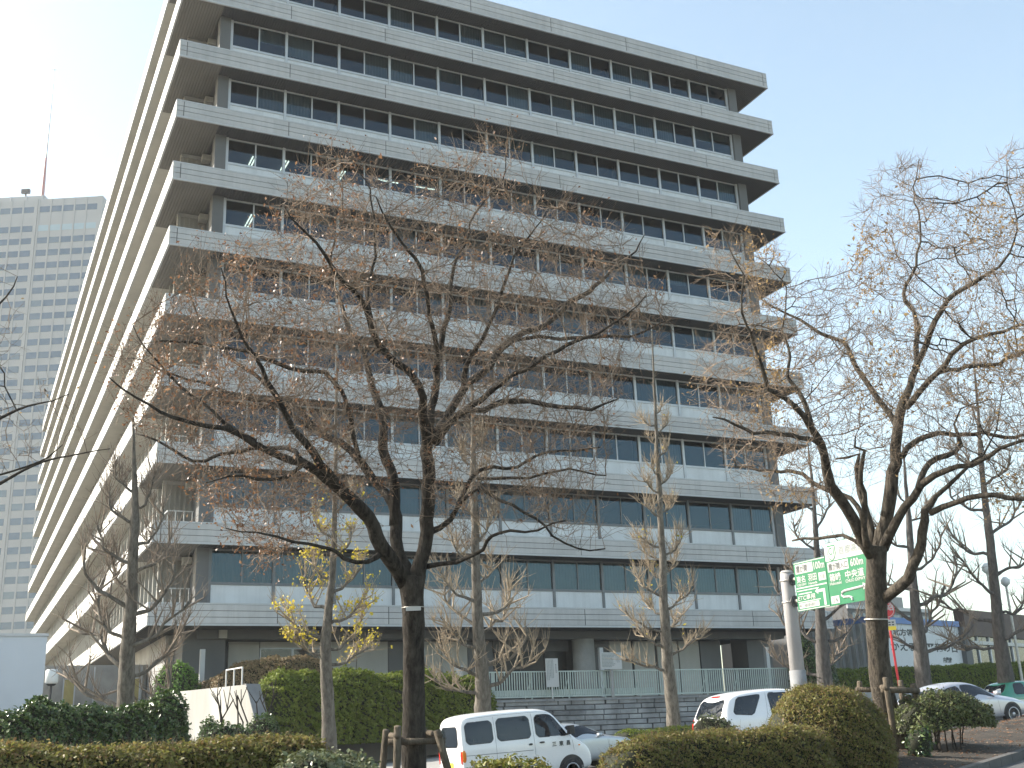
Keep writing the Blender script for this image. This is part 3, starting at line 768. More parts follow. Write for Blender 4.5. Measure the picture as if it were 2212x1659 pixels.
hr = thing('stair_rail', 'short white tube rail on top of the stair wall', 'railing', tuple(q0)); rl.build('rail_tubes', MT['rail'], hr)

# far right: white wall building with the blue band and slogan, grey office behind, darker shop block
P0 = at(1893, 1450, 84.0); P1 = at(2082, 1440, 92.0)
ex = Vector((P1[0] - P0[0], P1[1] - P0[1], 0)); wl = ex.length; ang = math.atan2(ex.y, ex.x)
sh = thing('slogan_building', 'low white building with a blue roof band and a large dark slogan', 'building', (P0[0], P0[1], 0), ang)
z_t = at(1893, 1327, 84.0)[2]
MB().box(0, wl, 0, 6.0, -1, z_t - 0.46).build('white_front', MT['sign_front'], sh, world=False)
MB().box(-0.02, wl + 0.02, -0.15, 6.0, z_t - 0.455, z_t).build('blue_fascia', MT['blue_band'], sh, world=False)
rb = MB()
for i in range(9): rb.box(-0.16, -0.003, 0.3 + i * 0.62, 0.6 + i * 0.62, 0, z_t - 0.46)
rb.build('ribbed_side', MT['concrete'], sh, world=False)
MB().box(wl + 0.01, wl + 1.0, -0.4, 6, -1, z_t - 0.46).build('end_column', MT['pier'], sh, world=False)
def text_mesh(body, size, m, align='LEFT', bold=0.0, ext=0.004):
    cu = bpy.data.curves.new('lettering', 'FONT'); cu.body = body; cu.size = size; cu.align_x = align; cu.extrude = ext; cu.offset = bold
    cu.resolution_u = 2
    o = bpy.data.objects.new('tmp', cu); COL.objects.link(o)
    dg = bpy.context.evaluated_depsgraph_get(); dg.update()
    me = bpy.data.meshes.new_from_object(o.evaluated_get(dg)); bpy.data.objects.remove(o); bpy.data.curves.remove(cu)
    me.materials.clear(); me.materials.append(m); return me
def put_text(body, size, m, parent, mtx, bold=0.0, width=None, align='LEFT'):
    me = text_mesh(body, size, m, align, bold)
    xs_ = [v.co.x for v in me.vertices]
    if width and xs_:
        k = width / (max(xs_) - min(xs_)); x0 = min(xs_)
        for v in me.vertices: v.co.x = (v.co.x - x0) * k
    o = link('lettering', me, parent, world=False)
    o.matrix_basis = mtx; return o
def front_mtx(x, y, z): return Matrix.Translation((x, y, z)) @ Matrix.Rotation(math.pi / 2, 4, 'X')
put_text('北方領土', 0.55, MT['ink'], sh, front_mtx(0.23 * wl, -0.01, z_t - 1.3), 0.02, 0.3 * wl)
put_text('かえる日 平和の日', 0.72, MT['ink'], sh, front_mtx(0.19 * wl, -0.01, z_t - 2.45), 0.02, 0.76 * wl)
put_text('内閣府', 0.45, MT['ink'], sh, front_mtx(wl * 0.76, -0.01, z_t - 3.3), 0.015)

P2 = at(1828, 1300, 130.0)
ob = thing('grey_office', 'grey office with rows of small windows rising behind the slogan building', 'building', (P2[0], P2[1], 0), ang - 0.05)
z2 = at(1900, 1272, 130.0)[2]; z3 = at(1900, 1305, 130.0)[2]
MB().box(0, 16.5, 0, 20, 0, z3).build('office_wall', MT['pier'], ob, world=False)
MB().box(1.5, 14, 2, 20, z3, z2).build('upper_storey', MT['concrete'], ob, world=False)
for r, zz in enumerate((z3 - 2.0, z3 - 4.4)):
    for i in range(8):
        f = MB().box(0.8 + i * 1.95, 2.3 + i * 1.95, -0.05, -0.003, zz, zz + 1.2).build('window', MT['tower_glass'], ob, world=False)
MB().box(-0.1, 16.6, -0.2, 0.0, z3 - 0.35, z3 + 0.05).build('cornice', MT['trim'], ob, world=False)
P3 = at(2088, 1440, 95.0)
shop = thing('shop_block', 'dark brown topped shop block at the right edge beyond the slogan building', 'building', (P3[0], P3[1], 0), ang + 0.05)
zs = at(2100, 1312, 95.0)[2]
MB().box(0.3, 14, 0, 0.6, 0, zs - 2.2).build('shop_front', MT['glass_dark'], shop, world=False)
MB().box(0.3, 14, -0.3, 0.6, zs - 2.19, zs).build('brown_fascia', MT['brown'], shop, world=False)
for i in range(5): MB().box(0.3 + i * 2.2, 0.5 + i * 2.2, -0.12, -0.003, 0, zs - 2.2).build('shop_mullion', MT['alu'], shop, world=False)
MB().box(0.3, 14, -0.3, -0.003, zs - 2.9, zs - 2.6).build('canopy_edge', MT['sign_white'], shop, world=False)
for i, (u, dpt) in enumerate(((2160, 70.0), (2196, 78.0))):
    q = at(u, 1400, dpt); zt = at(u, 1225 + 30 * i, dpt)[2]
    lm = thing('street_lamp', ['pale straight street lamp post before the brown shop block', 'second pale lamp post at the far right edge behind the bare trees'][i], 'street lamp', (q[0], q[1], 1.5))
    MB().tube([(q[0], q[1], 1.0), (q[0], q[1], zt)], [0.12, 0.08], 8).build('post', MT['galv'], lm)
    MB().lathe([(0.05, -0.25), (0.3, 0.0), (0.32, 0.25), (0.15, 0.45), (0, 0.5)], (q[0], q[1], zt), n=12).build('lantern', MT['bamboo'], lm, True)

# ================================================================ hedges and shrubs
def leaf_quads(P, Nn, size, asp=0.55, tilt=0.8, rg=rng, jitter=0.35):
    """one two-triangle leaf (a folded rhomb) per point"""
    n = len(P)
    d = Nn + rg.normal(0, tilt, (n, 3)); d /= np.linalg.norm(d, axis=1, keepdims=True) + 1e-9
    t = rg.normal(0, 1, (n, 3)); t -= d * (t * d).sum(1, keepdims=True); t /= np.linalg.norm(t, axis=1, keepdims=True) + 1e-9
    b = np.cross(d, t)
    L = (size * (1 + rg.normal(0, jitter, n)).clip(0.4, 2.0))[:, None]
    V = np.stack([P - t * L * 0.5, P + b * L * asp * 0.5 + d * L * 0.08, P + t * L * 0.5, P - b * L * asp * 0.5 + d * L * 0.08], 1).reshape(-1, 3)
    i = np.arange(n)[:, None] * 4
    F = np.concatenate([i + [0, 1, 2], i + [0, 2, 3]], 1).reshape(-1, 3)
    return V, F
def leaves_obj(P, Nn, size, m, parent, name='leaves', asp=0.55, tilt=0.8, jitter=0.35):
    V, F = leaf_quads(P, Nn, size, asp, tilt, jitter=jitter)
    return link(name, fast_mesh(name, V, F, m), parent, kind='stuff')
def wob(x, y, s=1.0):
    return (np.sin(x * 1.7 * s + 1.3 * y * s) + np.sin(x * 3.1 * s - 2.2 * y * s + 1) * 0.6 + np.sin(x * 6.3 * s + 4.1 * y * s) * 0.35 + np.sin(x * 11.0 * s - 7.0 * y * s) * 0.2) / 2.1
def hedge(name, label, cat, path, width, zb, zt, m, leaf, dens, wobble=0.08, seed=1, group=None, round_=0.45, tilt=0.75, bare=0.0, twigm=None, asp=0.55, tuftk=1.0):
    """clipped hedge: path (x,y) points, zb(x,y), zt(s) tops along it"""
    rg = np.random.default_rng(seed)
    path = np.asarray(path, float); seg = np.linalg.norm(np.diff(path, axis=0), axis=1); cum = np.concatenate([[0], np.cumsum(seg)]); Ltot = cum[-1]
    nsec = max(6, int(Ltot / 0.25)); ss = np.linspace(0, Ltot, nsec)
    cx = np.interp(ss, cum, path[:, 0]); cy = np.interp(ss, cum, path[:, 1])
    tx = np.gradient(cx, ss); ty = np.gradient(cy, ss); nn = np.hypot(tx, ty); tx /= nn; ty /= nn
    nphi = 22; phi = np.linspace(-0.02, math.pi + 0.02, nphi)
    G = np.zeros((nsec, nphi, 3))
    for i in range(nsec):
        e = min(ss[i], Ltot - ss[i]); endf = math.sqrt(max(0.0, 1 - max(0.0, 1 - e / (width * 0.5)) ** 2)) * 0.94 + 0.06
        z0 = zb(cx[i], cy[i]); z1 = zt(ss[i] / Ltot) ; hh = (z1 - z0)
        c, s = np.cos(phi), np.sin(phi); p = round_
        px_ = np.sign(c) * np.abs(c) ** p * width / 2 * endf; pz = np.abs(s) ** p * hh * (0.55 + 0.45 * endf)
        w1 = wob(ss[i] * 1.3 + seed, phi * 1.2) * wobble + wob(ss[i] * 3 + seed, phi * 3) * wobble * 0.6
        px_ = px_ * (1 + w1 / width * 1.6); pz = pz + w1 * s
        G[i, :, 0] = cx[i] - ty[i] * px_; G[i, :, 1] = cy[i] + tx[i] * px_; G[i, :, 2] = z0 + pz
    t = thing(name, label, cat, (float(cx.mean()), float(cy.mean()), float(zb(cx.mean(), cy.mean()))), 0, group)
    I, J = np.meshgrid(np.arange(nsec - 1), np.arange(nphi - 1), indexing='ij')
    F = np.stack([I * nphi + J, I * nphi + J + 1, (I + 1) * nphi + J + 1, (I + 1) * nphi + J], -1).reshape(-1, 4)
    ctr = np.stack([cx, cy, np.full(nsec, 0.0)], 1)[:, None, :]; 
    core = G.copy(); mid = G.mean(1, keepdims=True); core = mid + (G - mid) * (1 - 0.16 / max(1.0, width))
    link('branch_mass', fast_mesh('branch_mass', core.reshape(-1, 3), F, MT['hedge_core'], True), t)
    A, B, C, D = G[:-1, :-1], G[1:, :-1], G[1:, 1:], G[:-1, 1:]
    nrm = np.cross(B - A, D - A).reshape(-1, 3); ar = np.linalg.norm(nrm, axis=1); nrm = -nrm / (ar[:, None] + 1e-9)
    out = (A + C).reshape(-1, 3) / 2 - np.repeat(mid[:-1], nphi - 1, 1).reshape(-1, 3); fl = (nrm * out).sum(1) < 0; nrm[fl] *= -1
    n = int(ar.sum() * dens); idx = rg.choice(len(ar), n, p=ar / ar.sum())
    a, b = rg.random((2, n, 1))
    Pq = (A.reshape(-1, 3)[idx] * (1 - a) * (1 - b) + B.reshape(-1, 3)[idx] * a * (1 - b) + C.reshape(-1, 3)[idx] * a * b + D.reshape(-1, 3)[idx] * (1 - a) * b)
    # tufts: neighbours grow out together
    tuft = wob(Pq[:, 0] * 7 + Pq[:, 2] * 9 + 1.5 * np.sin(Pq[:, 2] * 5), Pq[:, 1] * 7 - Pq[:, 2] * 7 + 1.5 * np.sin(Pq[:, 0] * 4))
    off = rg.normal(0.0, 0.03, n) + tuft * 0.05 * tuftk * max(1.0, leaf / 0.05)
    keep = rg.random(n) > np.maximum(bare, 0.0) * (tuft < 0.0) + 0.30 * (tuft < -0.3)
    Pq = Pq + nrm[idx] * off[:, None]
    leaves_obj(Pq[keep], nrm[idx][keep] + np.array([0, 0, 0.35]), leaf, m, t, asp=asp, tilt=tilt)
    if twigm:
        k = int(n * 0.05); s_ = rg.choice(n, k); P0 = Pq[s_] - nrm[idx][s_] * 0.08
        dv = nrm[idx][s_] * 0.10 + np.array([0, 0, 0.06]) + rg.normal(0, 0.04, (k, 3))
        twigs_obj(P0, P0 + dv, np.full(k, 0.0022), np.full(k, 0.0012), twigm, t, 3)
    return t
def frusta(P0, P1, r0, r1, n=3):
    P0 = np.asarray(P0, float); P1 = np.asarray(P1, float); k = len(P0)
    d = P1 - P0; d /= np.linalg.norm(d, axis=1, keepdims=True) + 1e-9
    ref = np.where(np.abs(d[:, 2:3]) < 0.9, np.array([[0, 0, 1.0]]), np.array([[1.0, 0, 0]]))
    a = np.cross(d, ref); a /= np.linalg.norm(a, axis=1, keepdims=True) + 1e-9; b = np.cross(d, a)
    ts = 2 * np.pi * np.arange(n) / n
    ring = a[:, None, :] * np.cos(ts)[None, :, None] + b[:, None, :] * np.sin(ts)[None, :, None]
    V = np.concatenate([P0[:, None] + ring * np.asarray(r0)[:, None, None], P1[:, None] + ring * np.asarray(r1)[:, None, None]], 1).reshape(-1, 3)
    i = (np.arange(k) * 2 * n)[:, None, None]; j = np.arange(n); jn = (j + 1) % n
    q = np.stack([j, j + n, jn + n, jn], 1)[None]
    F = (i + q).reshape(-1, 4)
    return V, F
def twigs_obj(P0, P1, r0, r1, m, parent, n=3, name='twigs'):
    V, F = frusta(P0, P1, r0, r1, n)
    return link(name, fast_mesh(name, V, F, m, True), parent, kind='stuff')

soil = lambda x, y: float(gz(x)) + 0.18
st = lambda x, y: float(gz(x)) + 0.12
# the long clipped hedge in front, left
p0, p1, p2 = at(-120, 1634, 13.2), at(330, 1612, 14.0), at(735, 1601, 15.2)
hedge('clipped_hedge', 'long olive brown clipped azalea hedge across the lower left', 'hedge', [p0[:2], p1[:2], p2[:2]], 1.3, soil,
      lambda s: 1.655 + 0.02 * math.sin(s * 9) - 0.10 * max(0, s - 0.93) / 0.07, MT['leaf_azalea'], 0.05, 3600, 0.05, 21, twigm=MT['twig'])
q0, q1 = at(560, 1660, 11.2), at(850, 1655, 11.8)
hedge('low_shrub', 'low pale leaved shrub row in front of the olive hedge at the bottom edge', 'shrub', [q0[:2], q1[:2]], 0.9, soil, lambda s: 1.45 + 0.07 * math.sin(s * 3.1) + 0.03 * math.sin(s * 17), MT['leaf_pale'], 0.055, 2400, 0.10, 22, round_=0.6)
q0, q1 = at(985, 1668, 12.6), at(1205, 1668, 12.9)
hedge('low_shrub', 'small yellow green shrub below the white van at the bottom edge', 'shrub', [q0[:2], q1[:2]], 0.8, soil, lambda s: 1.38 + 0.05 * math.sin(s * 6.5) + 0.02 * math.sin(s * 23), MT['leaf_bright2'], 0.05, 2200, 0.14, 23, round_=0.7, bare=0.3)
# right: long hedge, thin strip hedge beyond, ball shrub, small bush, side bush
q0, q1, q2 = at(1300, 1620, 17.2), at(1500, 1588, 18.2), at(1782, 1580, 19.0)
hedge('clipped_hedge', 'long clipped azalea hedge with bronze leaves before the white minivan', 'hedge', [q0[:2], q1[:2], q2[:2]], 1.15, soil,
      lambda s: 1.36 + 0.17 * min(1, s / 0.4) + 0.02 * math.sin(s * 14), MT['leaf_azalea'], 0.042, 3600, 0.07, 24, twigm=MT['twig'], bare=0.15)
q = at(1793, 1560, 20.3)
hedge('ball_shrub', 'big rounded clipped azalea beside the leaning street tree', 'shrub', [(q[0] - 1.15, q[1] + 0.5), (q[0] + 0.95, q[1] - 0.45)], 2.0, soil, lambda s: 2.26 - 0.55 * abs(2 * s - 1.05) ** 2.5, MT['leaf_azalea'], 0.042, 3800, 0.09, 25, round_=0.75, twigm=MT['twig'])
q = at(1545, 1570, 19.6)
hedge('small_bush', 'small open bush rising from the hedge before the minivan', 'shrub', [(q[0] - 0.36, q[1] + 0.15), (q[0] + 0.36, q[1] - 0.15)], 0.55, lambda x, y: soil(x, y) + 0.55, lambda s: 1.82, MT['leaf_pale'], 0.055, 900, 0.16, 26, round_=0.8, bare=0.5)
q = at(2045, 1560, 22.4)
hedge('loose_shrub', 'loose mid green shrub on bare stems right of the leaning tree', 'shrub', [(q[0] - 0.85, q[1] + 0.5), (q[0] + 0.85, q[1] - 0.4)], 1.35, lambda x, y: soil(x, y) + 0.42, lambda s: 2.22 - 0.42 * s, MT['leaf_pale2'], 0.05, 2600, 0.22, 27, round_=0.8, bare=0.3, twigm=MT['twig'])
LS = [t for t in COL.objects if t.name == 'loose_shrub'][0]
rr = random.Random(4)
for i in range(14):
    stems = MB()
    bx, by = q[0] + rr.uniform(-0.6, 0.6), q[1] + rr.uniform(-0.3, 0.3)
    stems.tube([(bx, by, soil(bx, by) - 0.1), (bx + rr.uniform(-0.1, 0.1), by, soil(bx, by) + 0.3), (bx + rr.uniform(-0.25, 0.25), by + rr.uniform(-0.2, 0.2), soil(bx, by) + 0.75)], [0.018, 0.014, 0.008], 5)
    stems.build('stem', MT['bark'], LS)
q = at(1985, 1632, 21.0)
hedge('small_bush', 'small dark seedling bush at the foot of the leaning tree', 'shrub', [(q[0] - 0.25, q[1]), (q[0] + 0.25, q[1])], 0.45, soil, lambda s: soil(q[0], 0) + 0.55, MT['leaf_dark'], 0.05, 1200, 0.15, 28, round_=0.8, bare=0.3)
q0, q1 = at(1330, 1584, 33.5), at(1500, 1581, 35.5)
hedge('strip_hedge', 'thin low hedge along the far pavement under the middle ginkgo', 'hedge', [q0[:2], q1[:2]], 0.9, st, lambda s: 1.60 + 0.06 * s, MT['leaf_box'], 0.05, 1600, 0.05, 29)
# far side: camellia hedge on the left, great clipped mound, bronze hedge behind it, bright bush
q0, q1, q2 = at(-60, 1560, 27.5), at(180, 1560, 28.8), at(405, 1560, 30.2)
hedge('camellia_hedge', 'tall glossy dark green hedge behind the first ginkgo at the left', 'hedge', [q0[:2], q1[:2], q2[:2]], 1.5, st, lambda s: 2.76 + 0.12 * math.sin(s * 8 + 1) + 0.05 * math.sin(s * 23), MT['leaf_dark'], 0.085, 1250, 0.30, 30, round_=0.55, bare=0.3, tuftk=1.6)
hedge('clipped_mound', 'great clipped green hedge mound between stair wall and railing', 'hedge', [(3.0, -7.5), (7.0, -7.5), (10.0, -7.4), (13.6, -7.2)], 3.0, lambda x, y: 0.6, lambda s: 4.28 - 0.10 * s - 0.55 * max(0, (s - 0.72) / 0.28) ** 2, MT['leaf_box'], 0.10, 1300, 0.26, 31, round_=0.33, tilt=0.6, tuftk=2.2)
hedge('bronze_hedge', 'wavy topped brown winter hedge in front of the ground floor windows', 'hedge', [(2.75, 0.9), (3.5, -1.6), (5.2, -2.7), (9.8, -3.0)], 1.7, lambda x, y: 2.6, lambda s: 4.25 + 1.25 * math.exp(-((s - 0.52) / 0.28) ** 2) + 0.10 * math.sin(s * 10), MT['leaf_brownhedge'], 0.08, 1300, 0.18, 32, round_=0.55)
q = at(355, 1480, 50.0)
hedge('bright_bush', 'bright yellow green bush beside the ground floor corner', 'shrub', [(q[0] - 0.7, q[1]), (q[0] + 1.7, q[1])], 2.0, lambda x, y: 0.6, lambda s: 4.6 + 0.9 * math.sin(s * 2.8), MT['leaf_bright'], 0.10, 600, 0.35, 33, round_=0.85, bare=0.3)
for i, (u0, u1, vt, d, lab) in enumerate(((425, 480, 1552, 36.5, 'dark evergreen shrub at the foot of the white stair wall'), (515, 610, 1566, 36.0, 'dark leafy shrub before the battered end of the stair wall'), (440, 560, 1583, 33.0, 'low dark shrub row below the white stair wall'))):
    a, b = at(u0, vt + 25, d), at(u1, vt + 25, d); zt_ = at(u0, vt, d)[2]
    hedge('dark_shrub', lab, 'shrub', [a[:2], b[:2]], 0.9, st, lambda s, z=zt_: z + 0.15 * math.sin(s * 3), MT['leaf_dark'], 0.08, 700, 0.2, 34 + i, round_=0.7, bare=0.4)
# the embankment hedge beyond the corner of the building
hedge('embankment_hedge', 'long dark clipped hedge beyond the building corner behind the cars', 'hedge', [(41.0, 4.0), (47.0, 5.0), (55.0, 5.0), (66.0, 6.0)], 2.4, lambda x, y: float(gz(x)) - 0.2, lambda s: 4.72 + 0.55 * s, MT['leaf_box'], 0.11, 620, 0.12, 37, round_=0.4)
for i, (u, d, zt_) in enumerate(((1778, 62.0, 5.2), (1735, 58.0, 6.0))):
    q = at(u, 1440, d)
    hedge('garden_shrub', ['dark garden shrub under the green road sign', 'round evergreen shrub behind the sign pole at the corner'][i], 'shrub', [(q[0] - 0.8, q[1]), (q[0] + 0.8, q[1])], 1.5, lambda x, y: 2.0, lambda s, z=zt_: z, MT['leaf_dark'], 0.10, 500, 0.25, 38 + i, round_=0.8, bare=0.2)
# leafless stems in front of the stair wall
bs = thing('bare_shrub', 'leafless many stemmed shrub in front of the white stair wall', 'shrub', tuple(at(510, 1600, 37.0)))
rr = random.Random(12)
for i in range(11):
    sb = MB()
    u = rr.uniform(462, 585); b_ = Vector(at(u, 1612, 37.0 + rr.uniform(-0.4, 0.4)))
    p = [b_, b_ + Vector((rr.uniform(-0.15, 0.15), 0, 0.75)), b_ + Vector((rr.uniform(-0.4, 0.4), rr.uniform(-0.2, 0.2), 1.35 + rr.uniform(-0.2, 0.3)))]
    sb.tube(p, [0.035, 0.028, 0.02], 5)
    for k in range(2):
        e = p[2] + Vector((rr.uniform(-0.35, 0.35), rr.uniform(-0.2, 0.2), rr.uniform(0.15, 0.5))); sb.tube([p[1].lerp(p[2], rr.uniform(0.5, 1)), e], [0.018, 0.012], 4)
    sb.build('stem', MT['bark'], bs)
# leaf litter on the soil of the median
rg = np.random.default_rng(5); n = 5000
xl = rg.uniform(2, 20, n); tl = rg.random(n); yl = med_near(xl) + 0.2 + (med_far(xl) - med_near(xl) - 0.4) * tl
P = np.stack([xl, yl, gz(xl) + 0.14 + np.array([mound(a, b) for a, b in zip(xl, tl)]) + 0.008], 1)
V, F = leaf_quads(P, np.tile([0, 0, 1.0], (n, 1)), 0.055, 0.6, 0.25)
props(link('leaf_litter', fast_mesh('leaf_litter', V, F, MT['leaf_brown'])), 'scattered dry brown leaves on the bare soil of the median', 'fallen leaves', kind='stuff')

# ================================================================ trees
def catmull(P, step):
    P = np.asarray(P, float); out = []
    Q = np.vstack([2 * P[0] - P[1], P, 2 * P[-1] - P[-2]])
    for i in range(1, len(Q) - 2):
        a, b, c, d = Q[i - 1], Q[i], Q[i + 1], Q[i + 2]
        n = max(1, int(np.linalg.norm(c[:3] - b[:3]) / step))
        for t in np.arange(n) / n:
            out.append(0.5 * ((2 * b) + (-a + c) * t + (2 * a - 5 * b + 4 * c - d) * t * t + (-a + 3 * b - 3 * c + d) * t ** 3))
    out.append(Q[-2]); return np.array(out)
def limb_points(L, base_d, step=0.16, rg=None, wig=0.0):
    """L: (u, v, width px, depth offset) -> resampled x,y,z,r"""
    P = []
    for u, v, w, dd in L:
        q = at(u, v, base_d + dd); P.append((q[0], q[1], q[2], w * 0.5 * (base_d + dd) / FPX))
    C = catmull(P, step)
    if wig and rg is not None and len(C) > 3:
        k = len(C); ph = rg.random(6) * 6.28; s = np.linspace(0, k * step, k); env = np.minimum(1, np.minimum(np.arange(k), 6) / 6)
        for ax in range(3):
            C[:, ax] += wig * env * (np.sin(s * 2.6 + ph[ax]) + 0.6 * np.sin(s * 6.1 + ph[ax + 3]) + 0.35 * np.sin(s * 12.7 + ph[ax] * 2))
    C[:, 3] = np.maximum(C[:, 3], 0.004); return C
def tube_obj(C, name, m, parent, n=9, knots=0.0, rg=None):
    mb = MB(); r = C[:, 3].copy()
    if knots and rg is not None: r *= 1 + knots * rg.normal(0, 1, len(r)).clip(-1.5, 1.5)
    mb.tube(C[:, :3], list(r), n); return mb.build(name, m, parent, True)
def inside(poly, u, v):
    poly = np.asarray(poly, float); x0, y0 = poly[:, 0], poly[:, 1]; x1, y1 = np.roll(x0, -1), np.roll(y0, -1)
    c = ((y0[None] > v[:, None]) != (y1[None] > v[:, None])) & (u[:, None] < (x1 - x0)[None] * (v[:, None] - y0[None]) / (y1 - y0 + 1e-9)[None] + x0[None])
    return c.sum(1) % 2 == 1
def edge_dist(poly, u, v):
    poly = np.asarray(poly, float); best = np.full(len(u), 1e9)
    for a, b in zip(poly, np.roll(poly, -1, 0)):
        ab = b - a; t = (((u - a[0]) * ab[0] + (v - a[1]) * ab[1]) / (ab @ ab)).clip(0, 1)
        best = np.minimum(best, np.hypot(u - a[0] - t * ab[0], v - a[1] - t * ab[1]))
    return best
def colonize(seed_P, A, D=0.17, di=1.1, dk=0.27, iters=70, rg=None, up=0.10):
    P = [p for p in seed_P]; par = [-1] * len(P); P = np.array(P); ns = len(P)
    A = np.asarray(A); d2 = np.full(len(A), 1e9); near = np.zeros(len(A), int)
    def upd(i0):
        nonlocal d2, near
        for c in range(i0, len(P), 400):
            blk = P[c:c + 400]; dd = ((A[:, None] - blk[None]) ** 2).sum(2); j = dd.argmin(1); m = dd[np.arange(len(A)), j]
            k = m < d2; d2 = np.where(k, m, d2); near = np.where(k, j + c, near)
    upd(0)
    tried = {}
    for it in range(iters):
        al = d2 > dk * dk; A = A[al]; d2 = d2[al]; near = near[al]
        if not len(A): break
        act = d2 < di * di
        if not act.any(): break
        acc = {}
        dirs = A[act] - P[near[act]]; dirs /= np.linalg.norm(dirs, axis=1, keepdims=True) + 1e-9
        ids, inv = np.unique(near[act], return_inverse=True)
        sm = np.zeros((len(ids), 3)); np.add.at(sm, inv, dirs)
        newP, newpar = [], []
        for i, s in zip(ids, sm):
            if tried.get(i, 0) >= 3: continue
            nrm = np.linalg.norm(s)
            if nrm < 0.05: s = rg.normal(0, 1, 3); nrm = np.linalg.norm(s)
            s = s / nrm + rg.normal(0, 0.16, 3) + np.array([0, 0, up]); s /= np.linalg.norm(s)
            tried[i] = tried.get(i, 0) + 1
            newP.append(P[i] + s * D * rg.uniform(0.8, 1.15)); newpar.append(i)
        if not newP: break
        i0 = len(P); P = np.vstack([P, newP]); par += newpar; upd(i0)
    return P, np.array(par), ns
def grow_crown(t, limbs, poly, base_d, thick, n_att, rg, twm, leafm, leaf_size, leaf_n, leaf_bias, tip_r=0.0042, spray=2, holes=None, D=0.17, spray_len=0.34, up=0.1, min_u=-1e9, max_r=0.03):
    seed = np.vstack([c[::1, :3] for c in limbs]); seed_r = np.concatenate([c[:, 3] for c in limbs])
    ok = seed_r < 0.11; seed, seed_r = seed[ok], seed_r[ok]
    poly = np.asarray(poly, float); lo, hi = poly.min(0), poly.max(0)
    pts = []
    while len(pts) < n_att:
        u = rg.uniform(lo[0], hi[0], 4000); v = rg.uniform(lo[1], hi[1], 4000)
        k = inside(poly, u, v); u, v = u[k], v[k]; e = edge_dist(poly, u, v)
        keep = rg.random(len(u)) < 0.25 + 0.75 * np.minimum(1, e / 60.0)
        u, v, e = u[keep], v[keep], e[keep]
        hgt = thick * np.sqrt(np.minimum(1, e / 330.0)) + 0.25
        dd = rg.uniform(-1, 1, len(u)) * hgt
        pts += [at(a, b, base_d + c) for a, b, c in zip(u, v, dd)]
    A = np.array(pts[:n_att])
    P, par, ns = colonize(seed, A, D=D, rg=rg, up=up)
    N = len(P); ch = np.zeros(N); r = np.full(N, tip_r); acc = np.zeros(N)
    for i in range(N - 1, ns - 1, -1):
        r[i] = max(tip_r, acc[i] ** (1 / 2.3)) if acc[i] > 0 else tip_r
        acc[par[i]] += r[i] ** 2.3; ch[par[i]] += 1
    r = np.minimum(r, max_r)
    idx = np.arange(ns, N)
    r0 = np.where(par[idx] < ns, r[idx] * 1.05, r[par[idx]])
    P0, P1, R0, R1 = [P[par[idx]]], [P[idx]], [r0], [r[idx]]
    # sprays of fine twigs along the thin wood
    thin = idx[r[idx] < 0.011]
    S0 = np.repeat(thin, spray); pd = P[S0] - P[par[S0]]; pd /= np.linalg.norm(pd, axis=1, keepdims=True) + 1e-9
    term = (ch[S0] == 0)[:, None]
    d1 = pd * np.where(term, 1.0, 0.5) + rg.normal(0, 0.55, (len(S0), 3)) + np.array([0, 0, 0.22]); d1 /= np.linalg.norm(d1, axis=1, keepdims=True)
    Ls = spray_len * rg.uniform(0.4, 1.2, (len(S0), 1))
    M1 = P[S0] + d1 * Ls * 0.5; d2_ = d1 + rg.normal(0, 0.35, d1.shape) + np.array([0, 0, 0.12]); d2_ /= np.linalg.norm(d2_, axis=1, keepdims=True)
    M2 = M1 + d2_ * Ls * 0.55
    d3 = d1 + rg.normal(0, 0.6, d1.shape); d3 /= np.linalg.norm(d3, axis=1, keepdims=True); M3 = M1 + d3 * Ls * 0.4
    tr = np.full(len(S0), tip_r * 0.8)
    P0 += [P[S0], M1, M1]; P1 += [M1, M2, M3]; R0 += [tr, tr * 0.85, tr * 0.75]; R1 += [tr * 0.85, tr * 0.5, tr * 0.5]
    P0, P1, R0, R1 = map(np.concatenate, (P0, P1, R0, R1))
    thick_ = R0 > 0.012
    if thick_.any(): twigs_obj(P0[thick_], P1[thick_], R0[thick_], R1[thick_], MT['bark'] if twm is MT['twig'] else twm, t, 6, 'small_branches')
    twigs_obj(P0[~thick_], P1[~thick_], R0[~thick_], R1[~thick_], twm, t, 3, 'twigs')
    if leaf_n:
        tips = np.vstack([M1, M2, M3])
        q = (tips - CAM); du = q @ RIGHT / (q @ FWD) * FPX + IW / 2; dv = IH / 2 - q @ UP / (q @ FWD) * FPX
        w = leaf_bias(du, dv, tips, rg); w = np.maximum(w, 1e-6); 
        sel = rg.choice(len(tips), leaf_n, p=w / w.sum())
        Pl = tips[sel] + rg.normal(0, 0.045, (leaf_n, 3))
        leaves_obj(Pl, np.tile([0, 0, 0.3], (leaf_n, 1)), leaf_size, leafm, t, 'leaves', 0.5, 1.0, 0.35)
    return P, N - ns
def clumpy(P, s=1.3, seed=0.0):
    return np.clip(0.05 + np.sin(P[:, 0] * s * 2.1 + seed) * np.sin(P[:, 1] * s * 1.7 + seed * 2) + np.sin(P[:, 2] * s * 2.3 + seed * 3) * 0.8, 0, 3) ** 1.5 + 0.12

